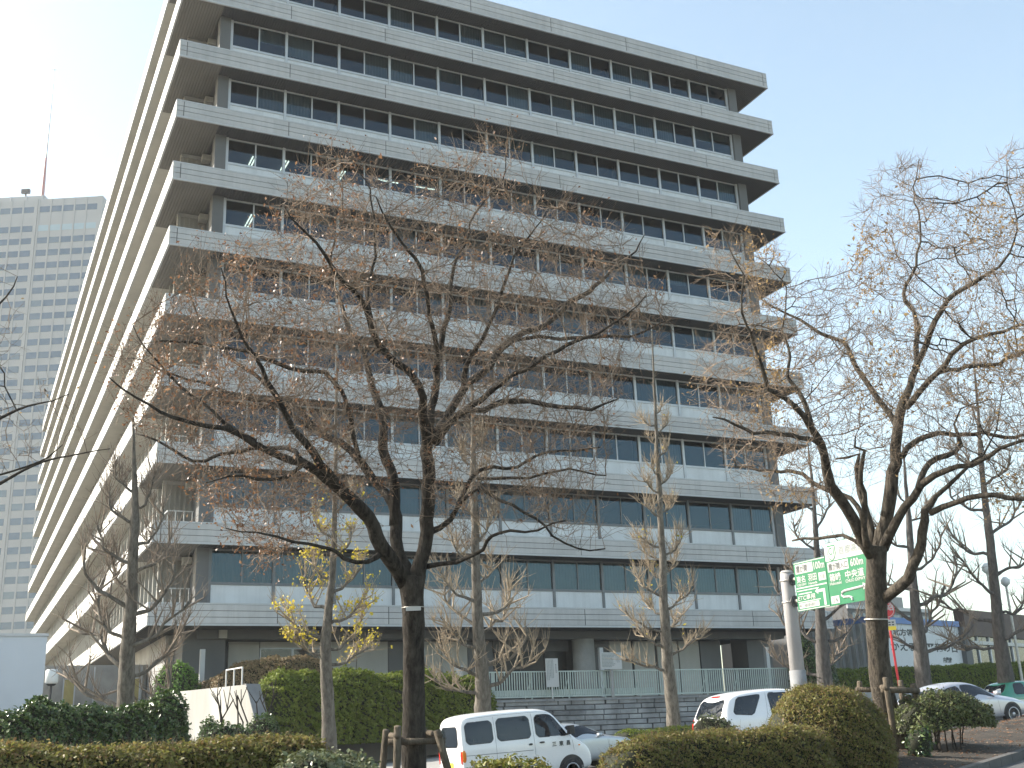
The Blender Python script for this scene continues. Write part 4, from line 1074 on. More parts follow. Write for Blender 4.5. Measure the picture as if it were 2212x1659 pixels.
# ---------- the big zelkova in the middle
rz = np.random.default_rng(101)
Z1D = 16.7
z1 = thing('zelkova_tree', 'large spreading zelkova with brown leaves standing in front of the middle of the facade', 'tree', (at(893, 1600, Z1D)[0], at(893, 1600, Z1D)[1], 0.4))
Z1 = {
 'trunk': [(898, 1800, 62, 0), (894, 1640, 52, 0), (894, 1480, 48, 0), (893, 1330, 48, 0), (889, 1270, 54, 0), (893, 1240, 54, 0)],
 'leader': [(898, 1262, 36, 0), (906, 1215, 33, 0), (919, 1153, 31, 0.05), (925, 1059, 29, 0.1), (929, 978, 27, 0.1), (931, 945, 26, 0.1), (932, 900, 19, 0.15), (934, 850, 17, 0.2), (944, 790, 15, 0.2), (950, 740, 13, 0.3), (962, 687, 11, 0.3), (976, 637, 9, 0.4), (985, 580, 7, 0.5), (1005, 520, 5, 0.6), (1028, 455, 4, 0.7), (1075, 395, 3, 0.8), (1098, 320, 2, 0.9)],
 'l1': [(880, 1262, 40, 0), (858, 1228, 34, -0.1), (825, 1178, 33, -0.3), (790, 1121, 31, -0.5), (756, 1081, 29, -0.7), (728, 1053, 25, -0.8), (687, 1024, 20, -0.9), (656, 1003, 18, -1.0), (609, 981, 16, -1.1), (553, 953, 14, -1.2), (484, 925, 12, -1.3), (420, 914, 10, -1.4), (370, 902, 8, -1.5), (289, 865, 5, -1.6), (235, 815, 3, -1.7)],
 'l1b': [(732, 1058, 20, -0.8), (719, 1031, 19, -0.9), (690, 1003, 18, -1.0), (672, 975, 18, -1.1), (634, 925, 14, -1.3), (600, 865, 12, -1.5), (578, 825, 10, -1.6), (555, 770, 8, -1.8), (520, 705, 6, -2.0), (488, 640, 4, -2.2), (470, 570, 3, -2.3)],
 'l2': [(888, 1250, 34, 0.2), (868, 1208, 28, 0.3), (853, 1137, 27, 0.6), (841, 1090, 22, 0.8), (819, 1053, 19, 1.0), (778, 1003, 18, 1.3), (740, 962, 16, 1.5), (687, 925, 14, 1.8), (640, 885, 12, 2.1), (590, 850, 10, 2.4), (530, 800, 8, 2.6), (480, 745, 6, 2.8), (430, 690, 4, 3.0), (395, 620, 3, 3.1)],
 'l2b': [(853, 1135, 25, 0.6), (850, 1059, 23, 0.8), (838, 972, 22, 1.0), (828, 903, 18, 1.2), (812, 850, 16, 1.4), (786, 792, 13, 1.6), (765, 737, 11, 1.8), (748, 680, 9, 2.0), (725, 610, 7, 2.1), (715, 540, 5, 2.2), (735, 470, 3, 2.2), (742, 380, 2, 2.3)],
 'l3': [(922, 960, 20, 0.1), (914, 905, 19, -0.1), (908, 857, 18, -0.3), (878, 806, 17, -0.5), (848, 780, 16, -0.7), (825, 747, 15, -0.8), (801, 694, 13, -1.0), (783, 648, 12, -1.1), (751, 606, 11, -1.3), (712, 570, 9, -1.5), (673, 524, 7, -1.7), (641, 489, 5, -1.9), (612, 440, 3, -2.0)],
 'l3b': [(803, 692, 9, -1.0), (796, 640, 8, -0.8), (800, 580, 7, -0.6), (806, 520, 5, -0.5), (800, 440, 4, -0.4), (770, 350, 2, -0.3)],
 'l4': [(940, 800, 13, 0.2), (944, 745, 11, -0.1), (930, 680, 10, -0.4), (914, 588, 9, -0.7), (896, 563, 8, -0.8), (861, 521, 6, -1.0), (840, 490, 5, -1.1), (812, 430, 3, -1.2)],
 'r1': [(933, 950, 22, 0.1), (950, 922, 21, 0.3), (985, 872, 19, 0.6), (1015, 835, 17, 0.9), (1056, 795, 16, 1.1), (1085, 755, 15, 1.3), (1130, 722, 14, 1.5), (1171, 697, 13, 1.7), (1238, 650, 12, 2.0), (1288, 620, 9, 2.2), (1322, 593, 6, 2.4), (1365, 545, 4, 2.6), (1390, 500, 2, 2.7)],
 'r1b': [(1000, 850, 14, 0.8), (1010, 790, 12, 0.6), (1030, 745, 10, 0.4), (1062, 690, 8, 0.2), (1080, 620, 7, 0.0), (1110, 560, 5, -0.1), (1150, 510, 4, -0.2), (1190, 440, 2, -0.3)],
 'r2': [(940, 958, 18, 0.0), (968, 915, 17, -0.2), (1003, 885, 15, -0.4), (1040, 876, 13, -0.6), (1087, 869, 13, -0.8), (1154, 872, 12, -1.0), (1221, 879, 10, -1.2), (1278, 892, 8, -1.4), (1305, 879, 5, -1.5), (1332, 865, 3, -1.6)],
 'r3': [(968, 915, 15, -0.2), (1003, 889, 14, -0.4), (1050, 850, 13, -0.7), (1097, 815, 11, -1.0), (1164, 778, 10, -1.3), (1231, 751, 8, -1.6), (1290, 720, 6, -1.8), (1345, 685, 4, -2.0), (1395, 640, 2, -2.1)],
 'r4': [(1060, 792, 9, 1.1), (1095, 745, 8, 1.2), (1137, 731, 8, 1.2), (1184, 721, 8, 1.2), (1238, 724, 8, 1.1), (1322, 731, 7, 1.0), (1393, 724, 5, 0.9), (1440, 700, 3, 0.8), (1490, 690, 2, 0.7)],
 'r5': [(925, 1150, 16, 0.2), (950, 1140, 13, 0.4), (972, 1122, 11, 0.5), (992, 1080, 10, 0.7), (1026, 1036, 9, 0.9), (1070, 1013, 8, 1.1), (1120, 1006, 7, 1.3), (1161, 980, 6, 1.5), (1238, 966, 5, 1.7), (1290, 968, 3, 1.9)],
 'r6': [(1030, 1034, 8, 0.9), (1085, 1033, 7, 0.8), (1140, 1031, 6, 0.7), (1230, 1024, 5, 0.5), (1310, 1024, 3, 0.3)],
 'r7': [(975, 1115, 9, 0.5), (1005, 1075, 8, 0.3), (1030, 1057, 8, 0.1), (1080, 1080, 7, -0.1), (1137, 1104, 6, -0.3), (1200, 1150, 5, -0.5), (1250, 1182, 4, -0.6), (1303, 1192, 3, -0.7)],
 'r8': [(915, 1225, 14, 0.1), (945, 1220, 11, 0.0), (985, 1212, 10, -0.2), (1040, 1180, 8, -0.5), (1090, 1150, 7, -0.8), (1160, 1150, 5, -1.0), (1220, 1130, 3, -1.2)],
 'l5': [(830, 1190, 14, -0.3), (794, 1213, 10, -0.5), (747, 1209, 9, -0.7), (709, 1193, 8, -0.9), (656, 1178, 7, -1.1), (600, 1159, 6, -1.3), (553, 1150, 4, -1.4), (490, 1135, 2, -1.5)],
 'l6': [(778, 1000, 11, 1.2), (755, 890, 11, 1.0), (739, 845, 10, 0.9), (699, 802, 10, 0.7), (650, 795, 9, 0.6), (618, 793, 9, 0.5), (560, 770, 8, 0.4), (515, 757, 7, 0.3), (470, 750, 6, 0.2), (386, 741, 5, 0.1), (322, 736, 3, 0.0)],
 'l7': [(553, 953, 11, -1.2), (524, 939, 10, -1.2), (484, 917, 9, -1.1), (460, 890, 8, -1.0), (420, 845, 7, -0.9), (370, 808, 6, -0.8), (325, 770, 4, -0.8), (280, 700, 2, -0.8)],
 'l8': [(672, 925, 11, -0.2), (630, 895, 10, 0.0), (588, 869, 9, 0.2), (504, 849, 8, 0.4), (430, 830, 6, 0.6), (350, 800, 4, 0.8), (290, 770, 2, 0.9)],
 'l10': [(656, 1003, 12, -1.0), (638, 976, 11, -0.8), (600, 966, 10, -0.6), (544, 963, 9, -0.5), (470, 983, 8, -0.4), (410, 993, 7, -0.3), (336, 963, 5, -0.2), (296, 939, 3, -0.1)],
 'l11': [(656, 1003, 9, -1.0), (620, 1030, 8, -1.2), (560, 1040, 7, -1.4), (500, 1030, 5, -1.6), (440, 1045, 3, -1.7)],
}
C1 = {}
for nme, L in Z1.items():
    C = limb_points(L, Z1D, 0.16, rz, 0.0 if nme == 'trunk' else 0.038); C1[nme] = C
    o = tube_obj(C, 'trunk' if nme == 'trunk' else 'limb', MT['bark'], z1, 14 if nme in ('trunk', 'leader', 'l1', 'l2') else 8, 0.03, rz)
POLY1 = [(215, 830), (235, 740), (300, 660), (370, 560), (480, 520), (590, 480), (600, 400), (700, 310), (800, 330), (860, 400), (920, 330), (1000, 300), (1090, 295), (1130, 330), (1120, 400), (1250, 430), (1370, 500), (1400, 600), (1480, 690), (1450, 740), (1360, 870), (1320, 960), (1300, 1060), (1290, 1180), (1180, 1170), (1060, 1120), (1000, 1190), (930, 1120), (880, 1000), (800, 1090), (720, 1160), (640, 1200), (560, 1260), (470, 1150), (420, 1060), (300, 960)]
def bias1(u, v, P, rg):
    return clumpy(P, 2.1, 0.6) * (0.35 + 1.5 / (1 + np.exp((u - 760) / 110.0)) + 0.25 * (v < 600)) + 2.2 * np.exp(-((u - 560) / 90) ** 2 - ((v - 1200) / 60) ** 2) + 1.2 * np.exp(-((u - 450) / 90) ** 2 - ((v - 1060) / 90) ** 2)
grow_crown(z1, [c for n_, c in C1.items() if n_ != 'trunk'], POLY1, Z1D, 2.9, 6000, rz, MT['twig'], MT['leaf_brown'], 0.047, 12500, bias1, tip_r=0.0045, spray=3, D=0.17, spray_len=0.42)
tg = MB(); q = at(893, 1315, Z1D - 0.24); tg.box(-0.11, 0.11, -0.005, 0.005, -0.028, 0.028)
o = tg.build('name_tag', MT['sign_white'], z1, world=False); o.matrix_parent_inverse = z1.matrix_basis.inverted(); o.location = q; o.rotation_euler = (0, 0, -YAW)
tr_ = MB(); cc = at(893, 1313, Z1D)
tr_.tube([(cc[0] + 0.176 * math.cos(a), cc[1] + 0.176 * math.sin(a), cc[2]) for a in np.linspace(0, 2 * math.pi, 25)], 0.006, 5); tr_.build('tag_wire', MT['galv'], z1)

# ---------- the leaning zelkova on the right
rz = np.random.default_rng(202)
Z2D = 23.0
z2b = at(1938, 1600, Z2D)
z2 = thing('zelkova_tree', 'leaning forked zelkova with few tan leaves in front of the green road sign', 'tree', (z2b[0], z2b[1], float(gz(z2b[0]))))
Z2 = {
 'trunk': [(1948, 1650, 56, 0), (1936, 1590, 50, 0), (1908, 1500, 47, 0), (1897, 1400, 46, 0), (1893, 1300, 46, 0), (1893, 1223, 42, 0), (1894, 1178, 44, 0)],
 'a': [(1888, 1205, 30, 0), (1869, 1177, 26, -0.1), (1853, 1145, 25, -0.2), (1828, 1102, 24, -0.4), (1806, 1051, 23, -0.6), (1795, 1017, 22, -0.7), (1784, 989, 19, -0.8), (1765, 942, 17, -1.0), (1750, 914, 15, -1.1), (1731, 895, 13, -1.2), (1705, 875, 12, -1.3), (1684, 860, 11, -1.4), (1657, 838, 10, -1.5), (1654, 795, 9, -1.6), (1633, 748, 7, -1.7), (1620, 704, 6, -1.8), (1600, 640, 4, -1.9), (1590, 570, 3, -2.0), (1560, 500, 2, -2.0)],
 'a2': [(1768, 948, 14, -1.0), (1754, 922, 13, -0.8), (1728, 849, 11, -0.5), (1704, 818, 8, -0.3), (1704, 755, 6, -0.1), (1690, 690, 4, 0.1), (1700, 620, 2, 0.2)],
 'a3': [(1864, 1125, 12, -0.1), (1853, 1092, 11, 0.2), (1825, 1064, 10, 0.5), (1790, 1056, 10, 0.8), (1759, 1042, 10, 1.0), (1737, 1028, 9, 1.2), (1704, 1023, 8, 1.4), (1637, 1017, 6, 1.7), (1570, 1000, 3, 2.0)],
 'a4': [(1772, 960, 12, -0.9), (1755, 950, 11, -1.1), (1687, 936, 10, -1.5), (1637, 929, 8, -1.8), (1593, 923, 6, -2.0), (1545, 905, 3, -2.2)],
 'b': [(1872, 1180, 15, -0.3), (1863, 1114, 13, -0.5), (1862, 1039, 11, -0.6), (1869, 995, 10, -0.7), (1871, 978, 7, -0.7), (1852, 968, 6, -0.7), (1854, 945, 3, -0.7)],
 'c': [(1897, 1200, 30, 0.1), (1906, 1150, 29, 0.2), (1916, 1105, 28, 0.2), (1922, 1051, 26, 0.3), (1934, 998, 24, 0.3), (1940, 936, 22, 0.3), (1947, 898, 21, 0.3), (1956, 864, 19, 0.3), (1966, 830, 16, 0.4), (1977, 790, 14, 0.5), (1976, 741, 10, 0.6), (1980, 694, 9, 0.7), (1955, 630, 8, 0.8), (1978, 573, 6, 0.9), (1985, 500, 4, 1.0), (1975, 420, 3, 1.1), (1990, 340, 2, 1.2)],
 'c2': [(1976, 795, 14, 0.5), (2000, 745, 13, 0.2), (2020, 694, 12, -0.1), (2074, 637, 10, -0.4), (2107, 613, 9, -0.6), (2131, 587, 7, -0.8), (2175, 545, 5, -1.0), (2190, 470, 3, -1.2), (2180, 350, 2, -1.4)],
 'c3': [(1938, 925, 14, 0.3), (1925, 900, 13, 0.5), (1889, 849, 12, 0.9), (1849, 781, 11, 1.3), (1822, 744, 9, 1.5), (1781, 724, 8, 1.7), (1748, 704, 7, 1.9), (1704, 677, 5, 2.1), (1650, 650, 3, 2.3)],
 'c4': [(1958, 880, 14, 0.3), (1980, 852, 13, 0.0), (2013, 812, 12, -0.4), (2060, 771, 11, -0.8), (2107, 738, 9, -1.2), (2168, 714, 7, -1.5), (2225, 700, 5, -1.8), (2300, 680, 2, -2.0)],
 'c5': [(1985, 848, 11, 0.0), (2023, 812, 10, 0.5), (2107, 789, 9, 0.9), (2212, 766, 7, 1.3), (2310, 735, 3, 1.6)],
 'c6': [(1950, 985, 15, 0.3), (1960, 968, 13, 0.5), (1985, 947, 12, 0.8), (2025, 935, 11, 1.1), (2103, 942, 9, 1.4), (2212, 939, 7, 1.8), (2320, 925, 3, 2.1)],
 'd': [(1908, 1185, 24, 0), (1922, 1155, 21, -0.2), (1940, 1123, 19, -0.4), (1972, 1076, 18, -0.7), (1990, 1047, 17, -0.9), (2015, 1030, 14, -1.1), (2065, 1008, 12, -1.4), (2119, 989, 11, -1.7), (2165, 970, 9, -2.0), (2212, 955, 7, -2.2), (2310, 900, 3, -2.5)],
 'd1': [(1984, 1055, 15, -0.9), (1990, 1032, 14, -0.7), (2009, 1003, 13, -0.5), (2041, 980, 12, -0.3), (2076, 957, 10, -0.1), (2072, 935, 8, 0.0), (2060, 915, 5, 0.1), (2075, 880, 3, 0.2)],
 'e': [(1905, 1295, 30, 0), (1928, 1275, 26, -0.3), (1957, 1248, 24, -0.6), (1978, 1202, 23, -0.8), (1994, 1152, 21, -0.9), (2009, 1108, 18, -1.0), (2025, 1067, 11, -1.1), (2050, 1040, 9, -1.1), (2084, 1011, 7, -1.2), (2130, 960, 4, -1.3), (2160, 900, 2, -1.4)],
 'e2': [(2010, 1108, 15, -1.0), (2035, 1096, 14, -1.2), (2072, 1083, 13, -1.5), (2119, 1076, 12, -1.8), (2212, 1070, 10, -2.2), (2320, 1030, 4, -2.6)],
 'f': [(1884, 1200, 12, 0.2), (1862, 1180, 9, 0.4), (1822, 1156, 8, 0.7), (1759, 1161, 7, 1.1), (1715, 1174, 4, 1.4)],
 'g': [(1889, 1180, 20, 0.3), (1878, 1120, 16, 0.5), (1862, 1070, 13, 0.7), (1845, 1010, 11, 0.8), (1848, 985, 8, 0.8), (1800, 985, 4, 1.0)],
}
C2 = {}
for nme, L in Z2.items():
    C = limb_points(L, Z2D, 0.2, rz, 0.0 if nme == 'trunk' else 0.048); C2[nme] = C
    tube_obj(C, 'trunk' if nme == 'trunk' else 'limb', MT['bark2'], z2, 14 if nme in ('trunk', 'a', 'c') else 8, 0.03, rz)
POLY2 = [(1490, 880), (1500, 760), (1540, 640), (1500, 540), (1560, 480), (1680, 520), (1740, 600), (1830, 560), (1850, 400), (1940, 330), (2060, 380), (2180, 310), (2330, 330), (2460, 560), (2470, 800), (2400, 1020), (2250, 1130), (2120, 1120), (2060, 1060), (1990, 1030), (1900, 1040), (1840, 1040), (1780, 1100), (1700, 1100), (1590, 1070)]
grow_crown(z2, [c for n_, c in C2.items() if n_ != 'trunk'], POLY2, Z2D, 3.6, 5600, rz, MT['twig'], MT['leaf_tan'], 0.065, 6000,
           lambda u, v, P, rg: clumpy(P, 1.1, 2.0) ** 2, tip_r=0.0050, spray=3, D=0.22, spray_len=0.42)
bd = MB(); cc = at(1893, 1338, Z2D)
bd.tube([(cc[0] + 0.235 * math.cos(a), cc[1] + 0.235 * math.sin(a), cc[2] + 0.02 * math.sin(a)) for a in np.linspace(0, 2 * math.pi, 25)], 0.014, 5); bd.build('wire_band', MT['galv'], z2)

# ---------- wooden stakes
def stakes(name, label, c, gz0, rows):
    t = thing(name, label, 'tree support', (c[0], c[1], gz0))
    for kind, p, q, r in rows:
        MB().tube([p, Vector(p).lerp(Vector(q), 0.5) + Vector((0.01, 0, 0)), q], [r, r * 0.97, r * 0.93], 10).build(kind, MT['log'], t, True)
    return t
a0 = lambda u, v, d: tuple(at(u, v, d))
stakes('tree_stakes', 'round wooden stakes and cross bars propping the big middle zelkova', at(890, 1600, Z1D), 0.3, [
    ('stake', a0(812, 1790, Z1D + 0.35), a0(834, 1577, Z1D + 0.35), 0.055), ('stake', a0(851, 1800, Z1D - 0.4), a0(859, 1569, Z1D - 0.4), 0.058),
    ('stake', a0(1000, 1790, Z1D - 0.3), a0(944, 1578, Z1D - 0.3), 0.06), ('stake', a0(905, 1800, Z1D + 0.5), a0(914, 1572, Z1D + 0.5), 0.055),
    ('cross_bar', a0(838, 1603, Z1D - 0.30), a0(962, 1600, Z1D - 0.22), 0.048), ('cross_bar', a0(826, 1597, Z1D + 0.36), a0(945, 1590, Z1D + 0.4), 0.045),
    ('cross_bar', a0(858, 1590, Z1D - 0.45), a0(842, 1588, Z1D + 0.4), 0.045), ('cross_bar', a0(950, 1588, Z1D - 0.35), a0(922, 1582, Z1D + 0.55), 0.045)])
stakes('tree_stakes', 'round wooden stakes propping the leaning zelkova beside the ball shrub', z2b, float(gz(z2b[0])), [
    ('stake', a0(1938, 1640, Z2D - 0.75), a0(1912, 1464, Z2D - 0.75), 0.06), ('stake', a0(2012, 1622, Z2D - 0.3), a0(1972, 1478, Z2D - 0.3), 0.07),
    ('stake', a0(1852, 1640, Z2D + 0.5), a0(1857, 1472, Z2D + 0.5), 0.06), ('stake', a0(1960, 1632, Z2D + 0.6), a0(1945, 1470, Z2D + 0.6), 0.06),
    ('cross_bar', a0(1905, 1490, Z2D - 0.5), a0(1985, 1492, Z2D - 0.35), 0.06), ('cross_bar', a0(1850, 1490, Z2D + 0.42), a0(1955, 1488, Z2D + 0.5), 0.055),
    ('cross_bar', a0(1914, 1486, Z2D - 0.8), a0(1893, 1482, Z2D + 0.55), 0.055)])

# ---------- pollarded ginkgos
def ginkgo(label, trunk, D0, lv, seed, name='ginkgo_tree', shoot_n=9, shoot_len=0.62, tw=None, bk=None, leaves=0, leaf_v=(0, 0), lean=0.0, bump_r=1.0, top_twigs=True, curl=1.0):
    """trunk: (u,v,width) list; lv: limbs (v, reach in m, direction u-sign -1..1 or None, rise)"""
    rg = np.random.default_rng(seed); tw = tw or MT['gtwig']; bk = bk or MT['gbark']
    C = limb_points([(u, v, w, 0) for u, v, w in trunk], D0, 0.2, rg, 0.008)
    base = C[0]
    t = thing(name, label, 'tree', (base[0], base[1], base[2]), 0, 'pollarded ginkgos along the far pavement' if name == 'ginkgo_tree' else None)
    tube_obj(C, 'trunk', bk, t, 12, 0.025, rg)
    vv = np.array([IH / 2 - ((p[:3] - CAM) @ UP) / ((p[:3] - CAM) @ FWD) * FPX for p in C])
    P0, P1, R0, R1, LV = [], [], [], [], []
    def shoots(p, d, n, ln, r=0.0098):
        for _ in range(n):
            dd = d * 0.5 + rg.normal(0, 0.5, 3) + np.array([0, 0, 0.85]); dd /= np.linalg.norm(dd)
            l = ln * rg.uniform(0.35, 1.25); m = p + dd * l * 0.5; e = m + (dd + rg.normal(0, 0.15, 3) + np.array([0, 0, 0.15])) * l * 0.5
            P0.extend([p, m]); P1.extend([m, e]); R0.extend([r, r * 0.8]); R1.extend([r * 0.8, r * 0.4]); LV.extend([m, e])
    for (v, reach, sd, rise) in lv:
        i = int(np.argmin(np.abs(vv - v))); p = C[i, :3]; tr = C[i, 3]
        th = rg.uniform(-0.9, 0.9)
        if sd is None: az = rg.uniform(0, 2 * math.pi); out = np.array([math.cos(az), math.sin(az), 0])
        else:
            out = RIGHT * sd + np.array([FWD[0], FWD[1], 0]) * th * 0.8; out[2] = 0; out /= np.linalg.norm(out)
        r = min(tr * 0.55, 0.022 + reach * 0.021) * bump_r
        pts = [p.copy()]; d = out * math.cos(0.25) + np.array([0, 0, math.sin(0.25)]); n = 7
        for k in range(n):
            s = (k + 1) / n
            el = 0.15 + rise * s ** 1.2 * curl
            d = out * math.cos(el) + np.array([0, 0, math.sin(el)]) + rg.normal(0, 0.24, 3); d /= np.linalg.norm(d)
            pts.append(pts[-1] + d * reach / n)
        Cc = np.hstack([np.array(pts), np.linspace(r, max(0.014, r * 0.38), n + 1)[:, None]])
        Cc[-1, 3] *= 1.7; Cc[-2, 3] *= 1.15
        tube_obj(catmull(Cc, 0.12), 'limb', bk, t, 7, 0.10, rg)
        shoots(pts[-1], d, shoot_n, shoot_len)
        for k in (2, 3, 4, 5, 6):
            shoots(pts[k], d * 0.4, max(3, shoot_n // 2), shoot_len * 0.8, 0.009)
            for _q in range(2 if reach > 0.7 and rg.random() < 0.7 else (1 if reach > 0.5 else 0)):      # a side limb with its own brush
                sdv = d + rg.normal(0, 0.6, 3); sdv[2] = abs(sdv[2]) * 0.7 + 0.2; sdv /= np.linalg.norm(sdv); q = pts[k] + sdv * reach * rg.uniform(0.2, 0.4)
                P0.append(pts[k]); P1.append(q); R0.append(r * 0.55); R1.append(r * 0.32); LV.append(q); shoots(q, sdv, shoot_n * 2 // 3 + 1, shoot_len * 0.8, 0.009)
    if top_twigs:
        for i in range(len(C)):
            if vv[i] < lv[-1][0] + 30 and vv[i] > vv[-1] + 4: shoots(C[i, :3], np.zeros(3), 2, shoot_len * 0.5, 0.006)
    if P0:
        twigs_obj(np.array(P0), np.array(P1), np.array(R0), np.array(R1), tw, t, 4, 'shoots')
    if leaves:
        LV = np.array(LV); lv_v = IH / 2 - ((LV - CAM) @ UP) / ((LV - CAM) @ FWD) * FPX
        w = np.exp(-((lv_v - leaf_v[0]) / leaf_v[1]) ** 2) * (0.15 + clumpy(LV, 3.4, seed)); sel = rg.choice(len(LV), leaves, p=w / w.sum())
        leaves_obj(LV[sel] + rg.normal(0, 0.05, (leaves, 3)), np.tile([0, 0, 0.2], (leaves, 1)), 0.085, MT['leaf_yellow'], t, 'leaves', 0.8, 1.0)
    return t
GD = {u: None for u in (280, 710, 1040, 1450, 1770, 1970, 2140)}
def depth_on_row(u, v=1500, off=1.3):
    for d in np.arange(22, 75, 0.1):
        q = at(u, v, d)
        if q[1] > float(road_far(q[0])) + off: return float(d)
    return 45.0
for u in GD: GD[u] = depth_on_row(u)
def mirror_levels(vs, reach, rise, rg):
    out = []
    for i, (v, r) in enumerate(zip(vs, reach)): out.append((v, r, (-1) ** i * rg.uniform(0.75, 1.0), rise))
    return out
rr_ = random.Random(77)
ginkgo('first pollarded ginkgo with long upcurved limbs before the white side fascias', [(278, 1640, 54), (272, 1590, 42), (272, 1480, 35), (280, 1350, 29), (285, 1250, 24), (290, 1150, 20), (291, 1080, 15), (290, 1000, 9), (287, 900, 4)], GD[280],
       [(1560, 2.3, 0.8, 1.2), (1525, 2.6, -1, 0.55), (1470, 2.4, 0.9, 1.0), (1440, 2.7, -1, 0.75), (1400, 2.3, 1, 1.05), (1375, 2.2, -0.9, 1.2), (1335, 2.1, 0.9, 1.2), (1315, 2.4, -0.8, 1.15), (1285, 1.9, -0.6, 1.3), (1250, 1.8, 0.8, 1.35), (1220, 1.7, -0.8, 1.4), (1180, 1.5, 0.6, 1.4), (1140, 1.3, -0.7, 1.4), (1100, 1.2, 0.7, 1.4), (1060, 1.0, -0.6, 1.4)], 301, shoot_n=10, shoot_len=0.75, tw=MT['gtwig2'], bk=MT['gbark'])
ginkgo('second ginkgo still hung with yellow leaves before the clipped mound', [(712, 1640, 36), (710, 1570, 31), (706, 1470, 27), (703, 1400, 24), (708, 1330, 19), (717, 1250, 15), (722, 1150, 12), (724, 1050, 10), (726, 900, 7), (728, 760, 4)], GD[710],
       [(1425, 1.5, 0.9, 0.6), (1418, 1.3, -0.9, 0.75), (1395, 1.7, 0.9, 0.95), (1375, 1.9, -1, 1.0), (1340, 1.6, 0.8, 1.1), (1310, 1.6, -0.9, 1.35), (1280, 1.5, 0.9, 1.2), (1250, 1.2, -0.5, 1.4), (1210, 1.2, 0.7, 1.4), (1160, 1.0, -0.8, 1.3), (1110, 1.1, 0.8, 1.3), (1060, 1.0, -0.8, 1.3), (1000, 0.8, 0.8, 1.3), (950, 0.7, -0.7, 1.3)], 302, leaves=1500, leaf_v=(1290, 170), shoot_n=9, shoot_len=0.55)
ginkgo('third ginkgo with a thick trunk and long pale limbs rising above the white van', [(1050, 1640, 42), (1044, 1545, 37), (1043, 1500, 35), (1040, 1440, 29), (1032, 1340, 24), (1028, 1230, 19), (1026, 1120, 18), (1022, 1030, 14), (1022, 920, 9), (1020, 820, 4)], GD[1040],
       [(1500, 1.9, -0.95, 0.7), (1490, 2.2, 0.95, 0.95), (1455, 1.9, -0.9, 1.1), (1440, 2.3, 0.9, 1.05), (1400, 1.8, -1, 1.0), (1375, 2.1, 0.9, 1.2), (1350, 2.0, -0.9, 1.2), (1330, 2.1, 0.8, 1.2), (1300, 1.7, -0.6, 1.3), (1260, 1.4, 0.6, 1.3), (1210, 1.3, -0.8, 1.3), (1170, 1.3, 0.8, 1.3), (1110, 1.1, -0.8, 1.3), (1050, 1.0, 0.7, 1.3), (1000, 0.9, -0.7, 1.3), (960, 0.8, 0.8, 1.3)], 303, shoot_n=9, shoot_len=0.8)
ginkgo('fourth ginkgo a slender spire of short tan brushes before the right half of the facade', [(1462, 1640, 34), (1455, 1560, 30), (1446, 1460, 26), (1440, 1400, 24), (1434, 1300, 19), (1431, 1200, 15), (1427, 1120, 13), (1423, 1040, 11), (1419, 960, 8), (1415, 880, 6), (1412, 800, 4), (1408, 715, 2.5)], GD[1450],
       [(1440, 1.9, -1, 0.35), (1420, 1.5, 0.95, 0.7), (1408, 1.5, -0.9, 0.6), (1370, 1.7, -0.95, 0.8), (1360, 1.3, 0.9, 0.9), (1330, 1.2, -0.6, 1.0), (1310, 1.4, 0.95, 1.1), (1290, 1.3, -0.9, 1.1), (1250, 0.9, -0.8, 1.2), (1235, 1.2, 0.9, 1.2), (1215, 1.0, -0.9, 1.0), (1195, 1.2, 0.95, 1.1), (1180, 1.1, -0.95, 1.0), (1120, 0.9, -0.9, 1.0), (1105, 0.8, 0.8, 1.1), (1070, 0.9, -0.9, 1.0), (1050, 0.8, 0.9, 1.2), (1020, 0.6, -0.7, 1.2), (990, 0.6, 0.8, 1.2), (960, 0.5, -0.8, 1.2), (930, 0.65, 0.8, 1.3), (915, 0.65, -0.8, 1.3), (895, 0.5, 0.6, 1.3)], 304, shoot_n=8, shoot_len=0.65, leaves=90, leaf_v=(1250, 250))
ginkgo('bare ginkgo with dark knobbly limbs behind the green road sign', [(1790, 1560, 40), (1782, 1480, 34), (1776, 1400, 28), (1772, 1330, 22), (1768, 1250, 16), (1762, 1150, 11), (1755, 1050, 7), (1745, 960, 3)], GD[1770],
       [(1455, 2.3, -0.95, 0.6), (1440, 1.7, 0.9, 0.8), (1405, 2.1, 0.95, 0.9), (1390, 2.2, -0.9, 0.95), (1340, 2.3, 0.9, 1.1), (1320, 2.0, -0.9, 1.0), (1270, 1.8, -0.8, 1.1), (1240, 1.9, 0.8, 1.2), (1190, 1.5, -0.8, 1.2), (1150, 1.6, 0.8, 1.3), (1100, 1.3, -0.8, 1.3), (1050, 1.1, 0.8, 1.3)], 305, shoot_n=7, shoot_len=0.7, tw=MT['gtwig2'], bk=MT['dbark'])
ginkgo('bare street tree with thick dark limbs in front of the slogan wall', [(2002, 1560, 40), (1996, 1480, 35), (1988, 1400, 30), (1980, 1330, 24), (1972, 1250, 17), (1965, 1150, 14), (1958, 1060, 8), (1950, 960, 3)], GD[1970],
       [(1410, 2.6, 0.9, 0.7), (1400, 2.2, -0.9, 0.9), (1370, 3.2, 0.95, 1.15), (1340, 2.6, -0.8, 1.1), (1310, 3.0, 0.7, 1.3), (1270, 2.3, -0.9, 1.1), (1230, 2.2, 0.8, 1.2), (1180, 1.9, -0.8, 1.3), (1130, 1.6, 0.8, 1.3), (1080, 1.3, -0.8, 1.3)], 306, shoot_n=7, shoot_len=0.8, tw=MT['gtwig2'], bk=MT['dbark'])
